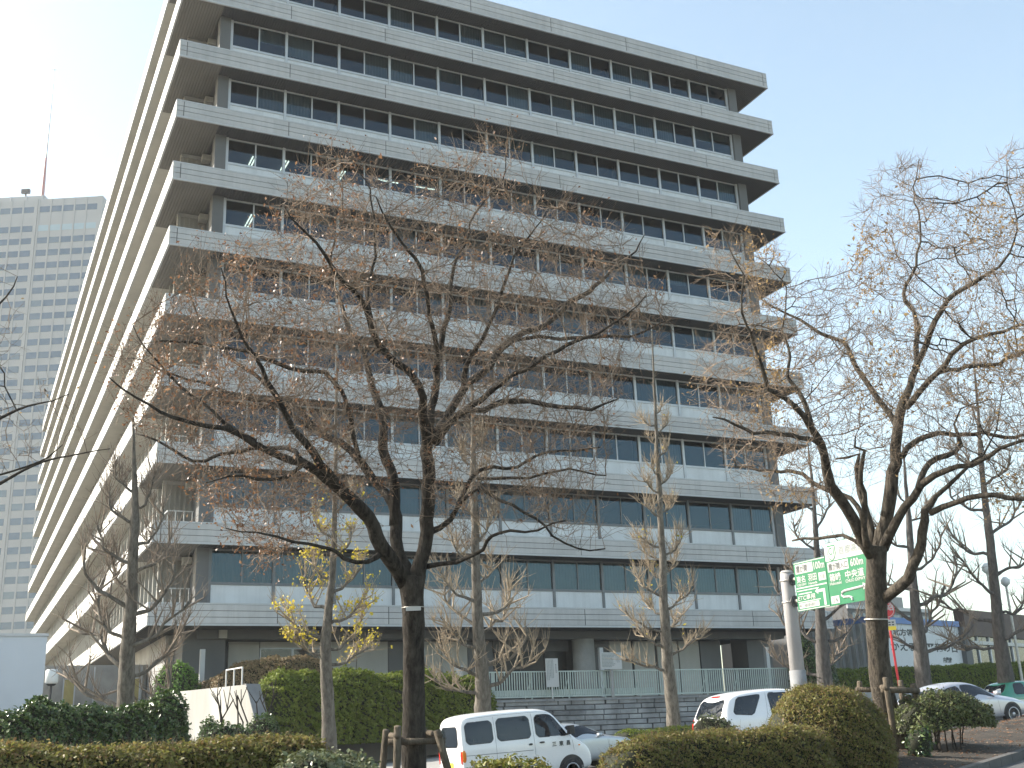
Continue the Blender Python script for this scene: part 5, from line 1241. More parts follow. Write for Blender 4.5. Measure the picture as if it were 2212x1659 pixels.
ginkgo('tall dark bare street tree behind the green taxi at the right', [(2178, 1540, 40), (2172, 1460, 34), (2160, 1380, 28), (2150, 1280, 21), (2140, 1180, 19), (2128, 1080, 14), (2118, 980, 10), (2112, 880, 6), (2104, 780, 4), (2100, 700, 2.5)], GD[2140],
       [(1400, 2.5, -0.9, 0.6), (1385, 2.5, 0.9, 0.7), (1345, 2.8, -0.95, 0.8), (1320, 2.4, 0.9, 0.9), (1280, 2.6, -0.9, 0.9), (1250, 2.6, 0.95, 0.8), (1200, 2.4, -0.9, 0.9), (1160, 2.4, 0.9, 1.0), (1100, 2.1, -0.8, 1.0), (1050, 2.1, 0.9, 1.0), (1000, 1.9, -0.8, 1.1), (940, 1.7, 0.8, 1.1), (880, 1.5, -0.8, 1.1), (820, 1.2, 0.8, 1.2)], 307, shoot_n=9, shoot_len=0.9, tw=MT['gtwig2'], bk=MT['dbark'])

# ---------- branches reaching in from a zelkova beyond the left edge
rz = np.random.default_rng(404)
Z3D = 22.0
q = at(-420, 1600, Z3D)
z3 = thing('zelkova_tree', 'zelkova at the left edge whose thin dark branches reach in before the tower', 'tree', (q[0], q[1], float(gz(q[0]))))
Z3 = {'trunk': [(-420, 1760, 60, 0), (-415, 1500, 52, 0), (-410, 1280, 50, 0)],
      'a': [(-410, 1300, 36, 0), (-340, 1200, 28, 0.2), (-230, 1130, 20, 0.4), (-110, 1085, 14, 0.5), (0, 1045, 8, 0.6), (45, 1018, 6, 0.6), (95, 998, 5, 0.6), (150, 985, 4, 0.6), (190, 975, 3, 0.6), (240, 968, 2, 0.6)],
      'b': [(-410, 1290, 34, 0), (-330, 1130, 26, -0.3), (-220, 1020, 18, -0.6), (-100, 960, 12, -0.8), (0, 905, 7, -0.9), (60, 878, 5, -0.9), (115, 862, 3, -0.9), (150, 850, 2, -0.9)],
      'c': [(-410, 1290, 34, 0), (-370, 1050, 24, 0.5), (-280, 880, 16, 0.8), (-150, 760, 10, 1.0), (-50, 690, 6, 1.1), (15, 640, 4, 1.1), (40, 600, 2, 1.1)],
      'd': [(-220, 1020, 14, -0.6), (-110, 1030, 9, -0.5), (0, 1025, 5, -0.4), (80, 1000, 4, -0.3), (140, 960, 2, -0.2)]}
C3 = []
for nme, L in Z3.items():
    C = limb_points(L, Z3D, 0.2, rz, 0.02 if nme != 'trunk' else 0); C3.append(C); tube_obj(C, 'trunk' if nme == 'trunk' else 'limb', MT['bark'], z3, 9)
POLY3 = [(-700, 900), (-500, 600), (-200, 480), (0, 540), (45, 620), (60, 800), (170, 850), (200, 960), (110, 1010), (0, 1060), (-200, 1180), (-500, 1200)]
grow_crown(z3, C3[1:], POLY3, Z3D, 3.0, 900, rz, MT['twig'], MT['leaf_tan'], 0.06, 260, lambda u, v, P, rg: clumpy(P, 1.2, 1.0), tip_r=0.005, spray=1, D=0.25, spray_len=0.5)

# ================================================================ vehicles (all heading right, seen from their right flank and tail)
def paint(name, col, rough=0.25, metal=0.0):
    return mat(name, col, rough, 0.03, 1.5, metal=metal, coat=0.6, spec=0.5)
MT['van_white'] = paint('white_van_paint', (0.84, 0.84, 0.84))
MT['mini_white'] = paint('pearl_white_paint', (0.80, 0.80, 0.82))
MT['silver'] = paint('silver_paint', (0.50, 0.50, 0.54), 0.28, 0.35)
MT['blue_silver'] = paint('blue_silver_paint', (0.46, 0.50, 0.54), 0.28, 0.3)
MT['taxi_green'] = paint('taxi_green_paint', (0.05, 0.25, 0.17))
MT['taxi_white'] = paint('taxi_white_paint', (0.66, 0.70, 0.70))
MT['rubber'] = mat('tyre_rubber', (0.025, 0.025, 0.027), 0.8, 0.2, 8)
MT['rim'] = mat('wheel_alloy', (0.55, 0.55, 0.57), 0.3, 0.05, metal=0.6)
MT['tail'] = mat('tail_lamp_red', (0.55, 0.02, 0.01), 0.15, 0.1, spec=0.8)
MT['amber'] = mat('indicator_amber', (0.75, 0.22, 0.02), 0.15, 0.1, spec=0.8)
MT['seam'] = mat('panel_seam', (0.10, 0.10, 0.11), 0.6, 0.1)
MT['car_window'] = glass_mat('car_window_glass', (0.16, 0.18, 0.19), 1.7)
MT['cabin'] = mat('cabin_trim', (0.10, 0.10, 0.105), 0.8, 0.3, 5)
MT['cloth_white'] = mat('seat_cover', (0.70, 0.70, 0.68), 0.9, 0.05)
MT['plate'] = mat('plate_white', (0.72, 0.73, 0.70), 0.5, 0.03)
def chaikin(P, n=2):
    P = [np.array(p, float) for p in P]
    for _ in range(n):
        Q = []
        for i in range(len(P)):
            a, b = P[i], P[(i + 1) % len(P)]; t = min(0.25, (0.075 if _ == 0 else 0.022) / (np.linalg.norm(b - a) + 1e-6)); Q += [a * (1 - t) + b * t, a * t + b * (1 - t)]
        P = Q
    return P
class Car:
    wr = 2
    def __init__(s, name, label, cat, corner, depth_note, L, stations, paint_m, head=0.0, width=1.7, group=None):
        """corner: world xy of the near rear corner; heading angle head"""
        h = Vector((math.cos(head), math.sin(head), 0)); left = Vector((-h.y, h.x, 0))
        o = Vector((corner[0], corner[1], 0)) + left * (width / 2)
        mid = o + h * (L / 2)
        z = float(gz(mid.x)); slope = math.atan((float(gz(mid.x + 1)) - float(gz(mid.x - 1))) / 2 * math.cos(head))
        base = Vector((o.x, o.y, float(gz(o.x)) + 0.004))
        s.t = thing(name, label, cat, tuple(base), 0, group)
        Mx = Matrix.Translation(base) @ Matrix.Rotation(head, 4, 'Z') @ Matrix.Rotation(-slope, 4, 'Y')
        s.t.rotation_euler = Mx.to_euler(); s.t.matrix_basis = Mx
        V, F = [], []; half = None
        for (x, zb, zm, zt, wl, wm, wt) in stations:
            P = [(0, zb), (wl * 0.85, zb), (wl, zb + 0.10), (wm, (zb + zm) * 0.5), (wm, zm - 0.03), (wm - 0.02, zm + 0.02), (wt + 0.02, zt - 0.09), (wt - 0.07, zt - 0.015), (0, zt + 0.012)]
            ring = [(x, -y, z_) for y, z_ in P] + [(x, y, z_) for y, z_ in P[-2:0:-1]]
            half = len(ring); V += ring
        k = len(stations)
        for i in range(k - 1):
            for j in range(half):
                F.append((i * half + j, i * half + (j + 1) % half, (i + 1) * half + (j + 1) % half, (i + 1) * half + j))
        F.append(tuple(range(half - 1, -1, -1))); F.append(tuple((k - 1) * half + j for j in range(half)))
        F = [f[::-1] for f in F]
        me = make_mesh('tmp', V, F); ob = bpy.data.objects.new('tmp', me); COL.objects.link(ob)
        sd = ob.modifiers.new('s', 'SUBSURF'); sd.levels = 2; sd.render_levels = 2
        dg = bpy.context.evaluated_depsgraph_get(); dg.update()
        bm_ = bpy.data.meshes.new_from_object(ob.evaluated_get(dg)); bpy.data.objects.remove(ob)
        bm_.name = 'body'; bm_.materials.clear(); bm_.materials.append(paint_m)
        bm_.polygons.foreach_set('use_smooth', [True] * len(bm_.polygons))
        s.body_me = bm_
        s.bvh = BVHTree.FromPolygons([v.co.copy() for v in bm_.vertices], [tuple(p.vertices) for p in bm_.polygons])
        s.body = link('body', bm_, s.t, world=False); s.L = L; s.W = width
    def proj(s, a, b, mode, off):
        if mode == 'side': o, d = Vector((a, -3, b)), Vector((0, 1, 0))
        elif mode == 'left': o, d = Vector((a, 3, b)), Vector((0, -1, 0))
        elif mode == 'rear': o, d = Vector((-3, a, b)), Vector((1, 0, 0))
        elif mode == 'front': o, d = Vector((s.L + 3, a, b)), Vector((-1, 0, 0))
        else: o, d = Vector((a, b, 4)), Vector((0, 0, -1))
        hit, nrm, _, _ = s.bvh.ray_cast(o, d)
        if hit is None:
            hit, nrm, _, _ = s.bvh.find_nearest(o + d * 2.2)
        if nrm.dot(d) > 0: nrm = -nrm
        return hit + nrm * off
    def patch(s, name, poly, mode, m, off=0.006, rnd=2, parent=None, rings=4):
        P = chaikin(poly, rnd) if rnd else [np.array(p, float) for p in poly]
        if not rnd:
            Q = []
            for i in range(len(P)):
                a, b = P[i], P[(i + 1) % len(P)]; n = max(1, int(np.linalg.norm(b - a) / 0.12)); Q += [a + (b - a) * t / n for t in range(n)]
            P = Q
        c = np.mean(P, 0); n = len(P); V = []; F = []
        for r in range(rings):
            f = 1 - r / rings
            V += [s.proj(*(c + (p - c) * f), mode, off) for p in P]
        V.append(s.proj(*c, mode, off))
        for r in range(rings - 1):
            for j in range(n): F.append((r * n + j, r * n + (j + 1) % n, (r + 1) * n + (j + 1) % n, (r + 1) * n + j))
        for j in range(n): F.append(((rings - 1) * n + j, (rings - 1) * n + (j + 1) % n, rings * n))
        me = make_mesh(name, V, F, m, True)
        return link(name, me, parent or s.t, world=False)
    def window(s, poly, mode='side', name='window', trim=True, m=None):
        w = s.patch(name, poly, mode, m or MT['car_glass'], 0.008, s.wr)
        if trim:
            c = np.mean(np.array(poly, float), 0); big = [c + (np.array(p) - c) * 1.0 + np.sign(np.array(p) - c) * 0.014 for p in poly]
            s.patch('window_rubber', big, mode, MT['dark'], 0.004, s.wr, parent=w)
        return w
    def seam(s, pts, mode='side', w=0.007):
        mb = MB(); P = []
        for a, b in zip(pts[:-1], pts[1:]):
            n = max(2, int(math.hypot(b[0] - a[0], b[1] - a[1]) / 0.08))
            P += [(a[0] + (b[0] - a[0]) * i / n, a[1] + (b[1] - a[1]) * i / n) for i in range(n)]
        P.append(pts[-1]); mb.tube([s.proj(a, b, mode, 0.0005) for a, b in P], w / 2, 4)
        return mb.build('door_seam', MT['seam'], s.body, world=False)
    def wheel(s, x, side, r=0.28, w=0.17, spokes=5, steel=False):
        y = side * (s.W / 2 - w / 2 + 0.012); sg = side
        wh = MB().lathe([(r * 0.62, -w / 2), (r * 0.93, -w / 2), (r, -w * 0.35), (r, w * 0.35), (r * 0.93, w / 2), (r * 0.62, w / 2)], (x, y, r), 'y', 28).build('wheel', MT['rubber'], s.t, True, world=False)
        rim = MB()
        rim.lathe([(r * 0.645, 0.0), (r * 0.66, sg * 0.012), (r * 0.58, sg * 0.01), (r * 0.56, -sg * 0.03)], (x, y + sg * w / 2, r), 'y', 28)
        rim.lathe([(0.001, sg * 0.004), (r * 0.17, sg * 0.004), (r * 0.18, -sg * 0.02)], (x, y + sg * w / 2, r), 'y', 16)
        if steel: rim.lathe([(r * 0.17, -sg * 0.015), (r * 0.40, 0.0), (r * 0.57, -sg * 0.025)], (x, y + sg * w / 2, r), 'y', 24)
        else:
            for i in range(spokes):
                a = 2 * math.pi * i / spokes + 0.3
                c1 = Vector((x + math.cos(a) * r * 0.12, y + sg * (w / 2 - 0.008), r + math.sin(a) * r * 0.12)); c2 = Vector((x + math.cos(a) * r * 0.6, y + sg * (w / 2 - 0.008), r + math.sin(a) * r * 0.6))
                t_ = Vector((-math.sin(a), 0, math.cos(a)))
                rim.prism([c1 - t_ * r * 0.10, c2 - t_ * r * 0.15, c2 + t_ * r * 0.15, c1 + t_ * r * 0.10], (0, -sg * 0.02, 0))
        rim.build('rim', MT['rim'], wh, True, world=False)
        MB().lathe([(0.001, 0), (r * 0.55, 0)], (x, y + sg * (w / 2 - 0.045), r), 'y', 20).build('brake_disc', MT['dark'], wh, world=False)
    def arch(s, x, r):
        P = [(x + r * math.cos(a), r * 0.86 + r * math.sin(a)) for a in np.linspace(-0.5, math.pi + 0.5, 22)]
        s.patch('wheel_arch', P, 'side', MT['dark'], 0.004, 0)

def kei_st():
    z, b = 0.24, 1.05
    return [(0.0, 0.42, 0.98, 1.30, 0.66, 0.68, 0.58), (0.015, 0.36, 1.02, 1.56, 0.70, 0.71, 0.60), (0.06, 0.30, b, 1.70, 0.72, 0.735, 0.62), (0.22, z, b, 1.765, 0.735, 0.74, 0.635), (0.8, z, b, 1.785, 0.74, 0.74, 0.64), (1.6, z, b, 1.785, 0.74, 0.74, 0.64),
            (2.1, z, b, 1.765, 0.74, 0.74, 0.635), (2.36, z, b, 1.71, 0.74, 0.74, 0.625), (2.52, z, b, 1.58, 0.74, 0.74, 0.62), (2.72, z, b - 0.02, 1.33, 0.735, 0.735, 0.63), (2.92, z, 0.98, 1.10, 0.73, 0.73, 0.65), (3.1, z, 0.90, 1.0, 0.72, 0.72, 0.64), (3.28, 0.26, 0.78, 0.90, 0.70, 0.70, 0.60), (3.37, 0.30, 0.60, 0.72, 0.66, 0.66, 0.56), (3.39, 0.34, 0.5, 0.58, 0.60, 0.60, 0.5)]
cr_ = at(1003, 1600, 25.6)
v = Car('white_van', 'small white kei van with three side windows passing behind the middle zelkova', 'van', cr_, 0, 3.39, kei_st(), MT['van_white'], 0.0, 1.48)
v.wr = 2
v.window([(0.13, 1.10), (0.80, 1.10), (0.80, 1.58), (0.13, 1.57)]); v.window([(0.92, 1.11), (1.78, 1.11), (1.76, 1.60), (0.92, 1.60)])
v.window([(1.92, 1.11), (2.74, 1.08), (2.70, 1.18), (2.40, 1.55), (2.28, 1.60), (1.92, 1.60)])
v.window([(-0.50, 1.06), (0.50, 1.06), (0.46, 1.50), (-0.46, 1.50)], 'rear', 'rear_window')
v.window([(-0.56, 1.14), (0.56, 1.14), (0.47, 1.58), (-0.47, 1.58)], 'front', 'windscreen')
v.seam([(0.86, 0.36), (0.86, 1.66)]); v.seam([(1.85, 0.34), (1.85, 1.67)]); v.seam([(2.88, 0.72), (2.86, 0.95), (2.80, 1.12)]); v.seam([(0.04, 1.655), (0.9, 1.685), (2.0, 1.68), (2.3, 1.64)]); v.seam([(0.1, 0.86), (1.8, 0.83)], w=0.012)
v.patch('door_handle', [(1.69, 0.94), (1.79, 0.94), (1.79, 0.985), (1.69, 0.985)], 'side', MT['dark'], 0.015); v.patch('door_handle', [(1.97, 0.96), (2.11, 0.96), (2.11, 1.0), (1.97, 1.0)], 'side', MT['dark'], 0.015)
v.patch('indicator', [(3.0, 0.82), (3.06, 0.82), (3.06, 0.85), (3.0, 0.85)], 'side', MT['amber'], 0.008)
for sy in (-1, 1):
    tl = v.patch('tail_lamp', [(sy * 0.62, 0.68), (sy * 0.70, 0.68), (sy * 0.70, 0.98), (sy * 0.62, 0.98)][::sy], 'rear', MT['tail'], 0.012)
v.patch('side_lamp', [(0.005, 0.72), (0.09, 0.72), (0.09, 0.98), (0.005, 0.98)], 'side', MT['amber'], 0.01, parent=tl)
v.patch('number_plate', [(-0.17, 0.56), (0.17, 0.56), (0.17, 0.72), (-0.17, 0.72)], 'rear', MT['yellow'], 0.012, 0)
v.patch('rear_bumper', [(-0.66, 0.34), (0.66, 0.34), (0.68, 0.5), (-0.68, 0.5)], 'rear', MT['van_white'], 0.05, 1)
v.arch(2.78, 0.345); v.arch(0.62, 0.33)
for x in (0.62, 2.78):
    for sd_ in (-1, 1): v.wheel(x, sd_, 0.275, 0.155, steel=True)
m_ = MB(); m_.box(2.72, 2.84, -0.93, -0.76, 1.10, 1.30); mo = m_.build('wing_mirror', MT['dark'], v.t, world=False)
m_ = MB(); m_.bar((2.78, -0.78, 1.12), (2.74, -0.68, 1.10), 0.04, 0.04); m_.build('mirror_arm', MT['dark'], mo, world=False)
for i, chx in enumerate('三東昌'):
    me = text_mesh(chx, 0.115, MT['ink'], 'LEFT', 0.004, 0.001); p_ = v.proj(2.30 + i * 0.19, 0.87, 'side', 0.007)
    o = link('lettering', me, v.t, world=False); o.matrix_basis = Matrix.Translation(p_) @ Matrix.Rotation(math.pi / 2, 4, 'X')

def mini_st():
    return [(0.0, 0.45, 0.80, 0.90, 0.66, 0.70, 0.62), (0.05, 0.38, 0.92, 1.02, 0.74, 0.78, 0.68), (0.14, 0.32, 0.96, 1.22, 0.80, 0.83, 0.68), (0.30, 0.28, 0.98, 1.50, 0.83, 0.85, 0.66), (0.50, 0.26, 0.98, 1.63, 0.84, 0.85, 0.66), (1.0, 0.24, 0.98, 1.69, 0.85, 0.85, 0.67), (2.0, 0.24, 0.96, 1.71, 0.85, 0.85, 0.67), (2.7, 0.24, 0.95, 1.66, 0.85, 0.85, 0.66), (3.1, 0.24, 0.94, 1.48, 0.85, 0.85, 0.66), (3.55, 0.24, 0.90, 1.10, 0.85, 0.85, 0.72), (4.1, 0.26, 0.80, 0.95, 0.83, 0.83, 0.7), (4.45, 0.3, 0.62, 0.78, 0.76, 0.76, 0.6), (4.55, 0.36, 0.52, 0.6, 0.66, 0.66, 0.5)]
v = Car('white_minivan', 'pearl white minivan with dark side glass half hidden by the ball shrub', 'car', at(1568, 1560, 30.5), 0, 4.55, mini_st(), MT['mini_white'], 0.0, 1.70)
v.window([(0.36, 1.10), (1.02, 1.03), (1.42, 1.52), (1.36, 1.56), (0.62, 1.52)]); v.window([(1.66, 1.02), (2.55, 1.01), (2.55, 1.56), (1.68, 1.58)]); v.window([(2.62, 1.01), (3.4, 1.0), (2.95, 1.46), (2.62, 1.55)])
v.window([(-0.62, 1.02), (0.62, 1.02), (0.55, 1.48), (-0.55, 1.48)], 'rear', 'rear_window')
v.seam([(1.12, 0.4), (1.50, 1.0), (1.62, 1.6)]); v.seam([(2.58, 0.34), (2.58, 1.0)])
v.patch('door_handle', [(1.75, 0.86), (1.95, 0.86), (1.95, 0.91), (1.75, 0.91)], 'side', MT['mini_white'], 0.03)
v.patch('brake_lamp', [(-0.22, 1.55), (0.22, 1.55), (0.22, 1.59), (-0.22, 1.59)], 'rear', MT['tail'], 0.012)
for sy in (-1, 1): v.patch('tail_lamp', [(sy * 0.66, 0.70), (sy * 0.80, 0.70), (sy * 0.74, 1.02), (sy * 0.66, 1.02)][::sy], 'rear', MT['tail'], 0.012)
v.arch(0.85, 0.36); v.arch(3.6, 0.36)
for x in (0.85, 3.6):
    for sd_ in (-1, 1): v.wheel(x, sd_, 0.31, 0.19)

def sedan_st(H=1.40, L=4.5, w=0.85):
    k = L / 4.5; h = H / 1.40
    return [(0.0, 0.45, 0.70, 0.82 * h, w * .74, w * .78, w * .66), (0.08 * k, 0.36, 0.80, 0.95 * h, w * .88, w * .92, w * .78), (0.5 * k, 0.26, 0.84, 1.0 * h, w * .97, w, w * .78), (0.85 * k, 0.24, 0.86, 1.14 * h, w, w, w * .70), (1.25 * k, 0.22, 0.86, 1.32 * h, w, w, w * .66), (1.8 * k, 0.22, 0.86, 1.395 * h, w, w, w * .65), (2.3 * k, 0.22, 0.86, 1.385 * h, w, w, w * .65), (2.7 * k, 0.22, 0.86, 1.27 * h, w, w, w * .66), (3.1 * k, 0.22, 0.84, 1.04 * h, w, w, w * .72), (3.35 * k, 0.22, 0.80, 0.93 * h, w, w, w * .78), (4.0 * k, 0.24, 0.70, 0.82 * h, w * .97, w * .97, w * .76), (4.38 * k, 0.28, 0.56, 0.68 * h, w * .86, w * .86, w * .66), (4.5 * k, 0.34, 0.46, 0.56 * h, w * .7, w * .7, w * .54)]
v = Car('blue_silver_car', 'pale blue silver sedan hidden behind the nose of the white van', 'car', at(1092, 1600, 29.2), 0, 4.5, sedan_st(1.30), MT['blue_silver'], 0.0, 1.70)
v.window([(1.95, 0.90), (3.12, 0.87), (2.55, 1.17), (1.95, 1.20)]); v.window([(0.95, 0.91), (1.88, 0.90), (1.88, 1.20), (1.4, 1.17)]); v.window([(-0.66, 0.92), (0.66, 0.92), (0.55, 1.18), (-0.55, 1.18)], 'front', 'windscreen')
v.seam([(1.92, 0.3), (1.92, 0.9)]); v.seam([(3.15, 0.4), (3.12, 0.86)])
mo = MB().box(2.80, 2.90, -0.97, -0.83, 0.86, 0.95).build('wing_mirror', MT['blue_silver'], v.t, True, world=False)
v.arch(0.8, 0.35); v.arch(3.6, 0.35)
for x in (0.8, 3.6):
    for sd_ in (-1, 1): v.wheel(x, sd_, 0.31, 0.19)

c_s = at(2187, 1560, 35.0)       # near front wheel of the silver car
v = Car('silver_car', 'silver sedan with five spoke alloy wheels beyond the loose shrub', 'car', (c_s[0] - 3.55, c_s[1] + 0.3), 0, 4.6, sedan_st(1.44, 4.6, 0.87), MT['silver'], RAD(-5), 1.74)
v.window([(1.02, 0.95), (1.9, 0.93), (1.9, 1.30), (1.45, 1.24)]); v.window([(1.97, 0.93), (3.18, 0.89), (2.72, 1.20), (2.35, 1.31), (1.97, 1.31)]); v.window([(-0.66, 0.95), (0.66, 0.95), (0.56, 1.28), (-0.56, 1.28)], 'front', 'windscreen'); v.window([(-0.62, 0.98), (0.62, 0.98), (0.54, 1.26), (-0.54, 1.26)], 'rear', 'rear_window')
v.seam([(1.93, 0.3), (1.93, 0.92)]); v.seam([(3.2, 0.36), (3.16, 0.88)]); v.seam([(0.9, 0.5), (1.05, 0.9)])
v.patch('door_handle', [(2.05, 0.80), (2.22, 0.80), (2.22, 0.84), (2.05, 0.84)], 'side', MT['silver'], 0.03)
mo = MB().box(3.02, 3.16, -1.06, -0.88, 0.93, 1.06).build('wing_mirror', MT['silver'], v.t, True, world=False)
v.arch(0.85, 0.375); v.arch(3.68, 0.375)
for x in (0.85, 3.68):
    for sd_ in (-1, 1): v.wheel(x, sd_, 0.325, 0.20)

def taxi_st():
    w = 0.84
    return [(0.0, 0.42, 0.78, 0.86, w * .86, w * .90, w * .76), (0.06, 0.32, 0.88, 0.96, w * .94, w * .97, w * .84), (0.7, 0.26, 0.90, 1.0, w, w, w * .84), (0.98, 0.24, 0.90, 1.06, w, w, w * .78), (1.25, 0.24, 0.90, 1.38, w, w, w * .74), (1.45, 0.24, 0.90, 1.49, w, w, w * .73), (2.2, 0.24, 0.90, 1.52, w, w, w * .73), (2.75, 0.24, 0.90, 1.48, w, w, w * .73), (3.0, 0.24, 0.90, 1.34, w, w, w * .74), (3.38, 0.24, 0.88, 1.02, w, w, w * .80), (3.6, 0.24, 0.84, 0.96, w, w, w * .84), (4.4, 0.28, 0.78, 0.88, w * .97, w * .97, w * .82), (4.62, 0.34, 0.66, 0.78, w * .92, w * .92, w * .78), (4.66, 0.38, 0.56, 0.64, w * .88, w * .88, w * .7)]
ct = at(2142, 1540, 44.5)
v = Car('green_taxi', 'boxy green and white taxi with a lit style roof sign at the right edge', 'taxi', ct, 0, 4.66, taxi_st(), MT['taxi_green'], RAD(-4), 1.68)
v.window([(-0.60, 1.02), (0.60, 1.02), (0.53, 1.38), (-0.53, 1.38)], 'rear', 'rear_window'); v.window([(1.42, 0.98), (2.06, 0.98), (2.06, 1.40), (1.56, 1.40)]); v.window([(2.14, 0.98), (3.14, 0.98), (2.86, 1.38), (2.14, 1.40)])
v.patch('white_flank', [(0.12, 0.34), (4.4, 0.40), (4.4, 0.72), (0.12, 0.78)], 'side', MT['taxi_white'], 0.004, 0); v.patch('white_tail', [(-0.76, 0.62), (0.76, 0.62), (0.78, 0.80), (-0.78, 0.80)], 'rear', MT['taxi_white'], 0.006, 1)
v.patch('rear_bumper', [(-0.76, 0.40), (0.76, 0.40), (0.78, 0.56), (-0.78, 0.56)], 'rear', MT['dark'], 0.06, 1)
v.patch('number_plate', [(-0.17, 0.60), (0.17, 0.60), (0.17, 0.76), (-0.17, 0.76)], 'rear', MT['plate'], 0.02, 0)
for sy in (-1, 1): v.patch('tail_lamp', [(sy * 0.50, 0.80), (sy * 0.74, 0.80), (sy * 0.74, 0.90), (sy * 0.50, 0.90)][::sy], 'rear', MT['tail'], 0.012)
for y in (-0.32, 0.32): v.patch('seat_cover', [(y - 0.14, 1.05), (y + 0.14, 1.05), (y + 0.12, 1.22), (y - 0.12, 1.22)], 'rear', MT['cloth_white'], 0.011, 1)
v.patch('stop_lamp', [(-0.16, 1.04), (0.16, 1.04), (0.16, 1.09), (-0.16, 1.09)], 'rear', MT['tail'], 0.014, 0)
la = MB()
for i in range(5):
    a = math.pi / 2 + 2 * math.pi * i / 5
la.prism([(1.95, 0.14 * (1 if j % 2 == 0 else 0.55) * math.cos(math.pi / 2 + math.pi * j / 5), 1.68 + 0.15 * (1 if j % 2 == 0 else 0.55) * math.sin(math.pi / 2 + math.pi * j / 5)) for j in range(10)], (0.14, 0, 0))
la.box(1.90, 2.16, -0.13, 0.13, 1.52, 1.60); la.build('roof_sign', MT['taxi_white'], v.t, world=False)
MB().box(1.55, 1.70, -0.30, 0.06, 1.50, 1.58).build('vacancy_lamp', MT['taxi_white'], v.t, world=False); MB().box(1.6, 1.68, 0.12, 0.20, 1.50, 1.56).build('amber_lamp', MT['amber'], v.t, world=False)
v.arch(0.95, 0.36); v.arch(3.75, 0.36)
for x in (0.95, 3.75):
    for sd_ in (-1, 1): v.wheel(x, sd_, 0.31, 0.18, steel=True)
# roof of a white car glimpsed through the left hedge
v = Car('white_car', 'white car of which only the roof shows above the olive hedge at the lower left', 'car', (at(15, 1600, 24.0)[0] - 4.3, at(15, 1600, 24.0)[1] - 0.4), 0, 4.5, sedan_st(1.46), MT['mini_white'], 0.0, 1.70)
v.window([(0.95, 1.0), (1.88, 0.99), (1.88, 1.33), (1.4, 1.3)]); v.window([(1.95, 0.99), (3.1, 0.95), (2.6, 1.3), (1.95, 1.33)])
v.arch(0.8, 0.35); v.arch(3.6, 0.35)
for x in (0.8, 3.6):
    for sd_ in (-1, 1): v.wheel(x, sd_, 0.31, 0.19)

# ================================================================ road signs
PD = 40.6
pb = at(1727, 1490, PD); px0, py0 = pb[0], pb[1]; zt_ = at(1700, 1228, PD)[2]
sg = thing('road_sign', 'big green expressway direction sign on a thick grey pole at the far kerb', 'road sign', (px0, py0, float(gz(px0))))
zg = float(gz(px0)) + 0.1
MB().tube([(px0, py0, zg), (px0, py0, zt_ - 0.3), (px0, py0, zt_)], [0.28, 0.245, 0.24], 20).build('pole', MT['pole'], sg, True)
MB().tube([(px0, py0, zg), (px0, py0, at(1712, 1448, PD)[2])], 0.30, 20).build('pole_wrap', MT['grey_stone'], sg, True)
MB().lathe([(0.242, 0), (0.26, 0.01), (0.18, 0.09), (0, 0.12)], (px0, py0, zt_), n=20).build('pole_cap', MT['galv'], sg)
pw_, ph_, gap = 1.72, 1.76, 0.58
zc = [at(1722, 1240, PD - 0.6)[2], at(1730, 1290, PD - 0.6)[2]]
for z_ in zc:
    MB().tube([(px0, py0, z_), (px0, py0 - gap - pw_ - 2.3, z_)], 0.07, 10).build('arm', MT['galv'], sg, True)
    MB().lathe([(0.10, 0), (0.21, 0.0), (0.21, 0.05), (0.10, 0.05)], (px0, py0 - 0.34, z_), 'y', 18).build('arm_flange', MT['dark'], sg)
    bm2 = MB(); bm2.tube([(px0 + 0.262 * math.cos(a), py0 + 0.262 * math.sin(a), z_) for a in np.linspace(0, 2 * math.pi, 21)], 0.03, 5); bm2.build('pole_band', MT['galv'], sg)
zbot = at(1733, 1316, PD - 0.6)[2]; ztop_ = zbot + ph_ + 0.02
SX = px0 - 0.12
def sgn(y_off, z_):    # text plane facing west: x to the viewer's right is -y
    return Matrix(((0, 0, -1, SX), (-1, 0, 0, py0 - gap - y_off), (0, 1, 0, zbot + z_), (0, 0, 0, 1)))
winv = Matrix.Translation(-Vector(sg.location))
def panel_obj(name, y0, w, z0, h, m, dx=0.0, parent=None):
    ya = py0 - gap - y0
    return MB().box(SX - dx, SX + 0.03 - dx if not parent else SX - dx + 0.004, ya - w, ya, zbot + z0, zbot + z0 + h).build(name, m, parent or sg)
def stext(body, y0, z0, w, h, m, par, bold=0.014, dx=0.012):
    me = text_mesh(body, 1.0, m, 'LEFT', bold, 0.0)
    xs_ = [q.co.x for q in me.vertices]; ys_ = [q.co.y for q in me.vertices]
    if not xs_: return
    for q in me.vertices:
        q.co.x = (q.co.x - min(xs_)) / (max(xs_) - min(xs_)) * w; q.co.y = (q.co.y - min(ys_)) / (max(ys_) - min(ys_)) * h
    o = link('lettering', me, par, world=False); mm = sgn(y0, z0); mm[0][3] = SX - dx; o.matrix_basis = mm
def sbar(y0, z0, w, h, par, m=None, dx=0.006):
    ya = py0 - gap - y0
    return MB().box(SX - dx, SX - dx + 0.003, ya - w, ya, zbot + z0, zbot + z0 + h).build('sign_rule', m or MT['sign_white'], par)
A_ = panel_obj('sign_panel', 0, pw_, 0, ph_, MT['sign_green'])
for r in ((0.02, 0.02, pw_ - 0.04, 0.03), (0.02, ph_ - 0.05, pw_ - 0.04, 0.03)): sbar(*r, A_)
sbar(0.08, 1.33, 0.96, 0.34, A_); stext('霞が関', 0.14, 1.37, 0.60, 0.26, MT['ink'], A_)
stext('100m', 1.11, 1.37, 0.56, 0.27, MT['sign_white'], A_)
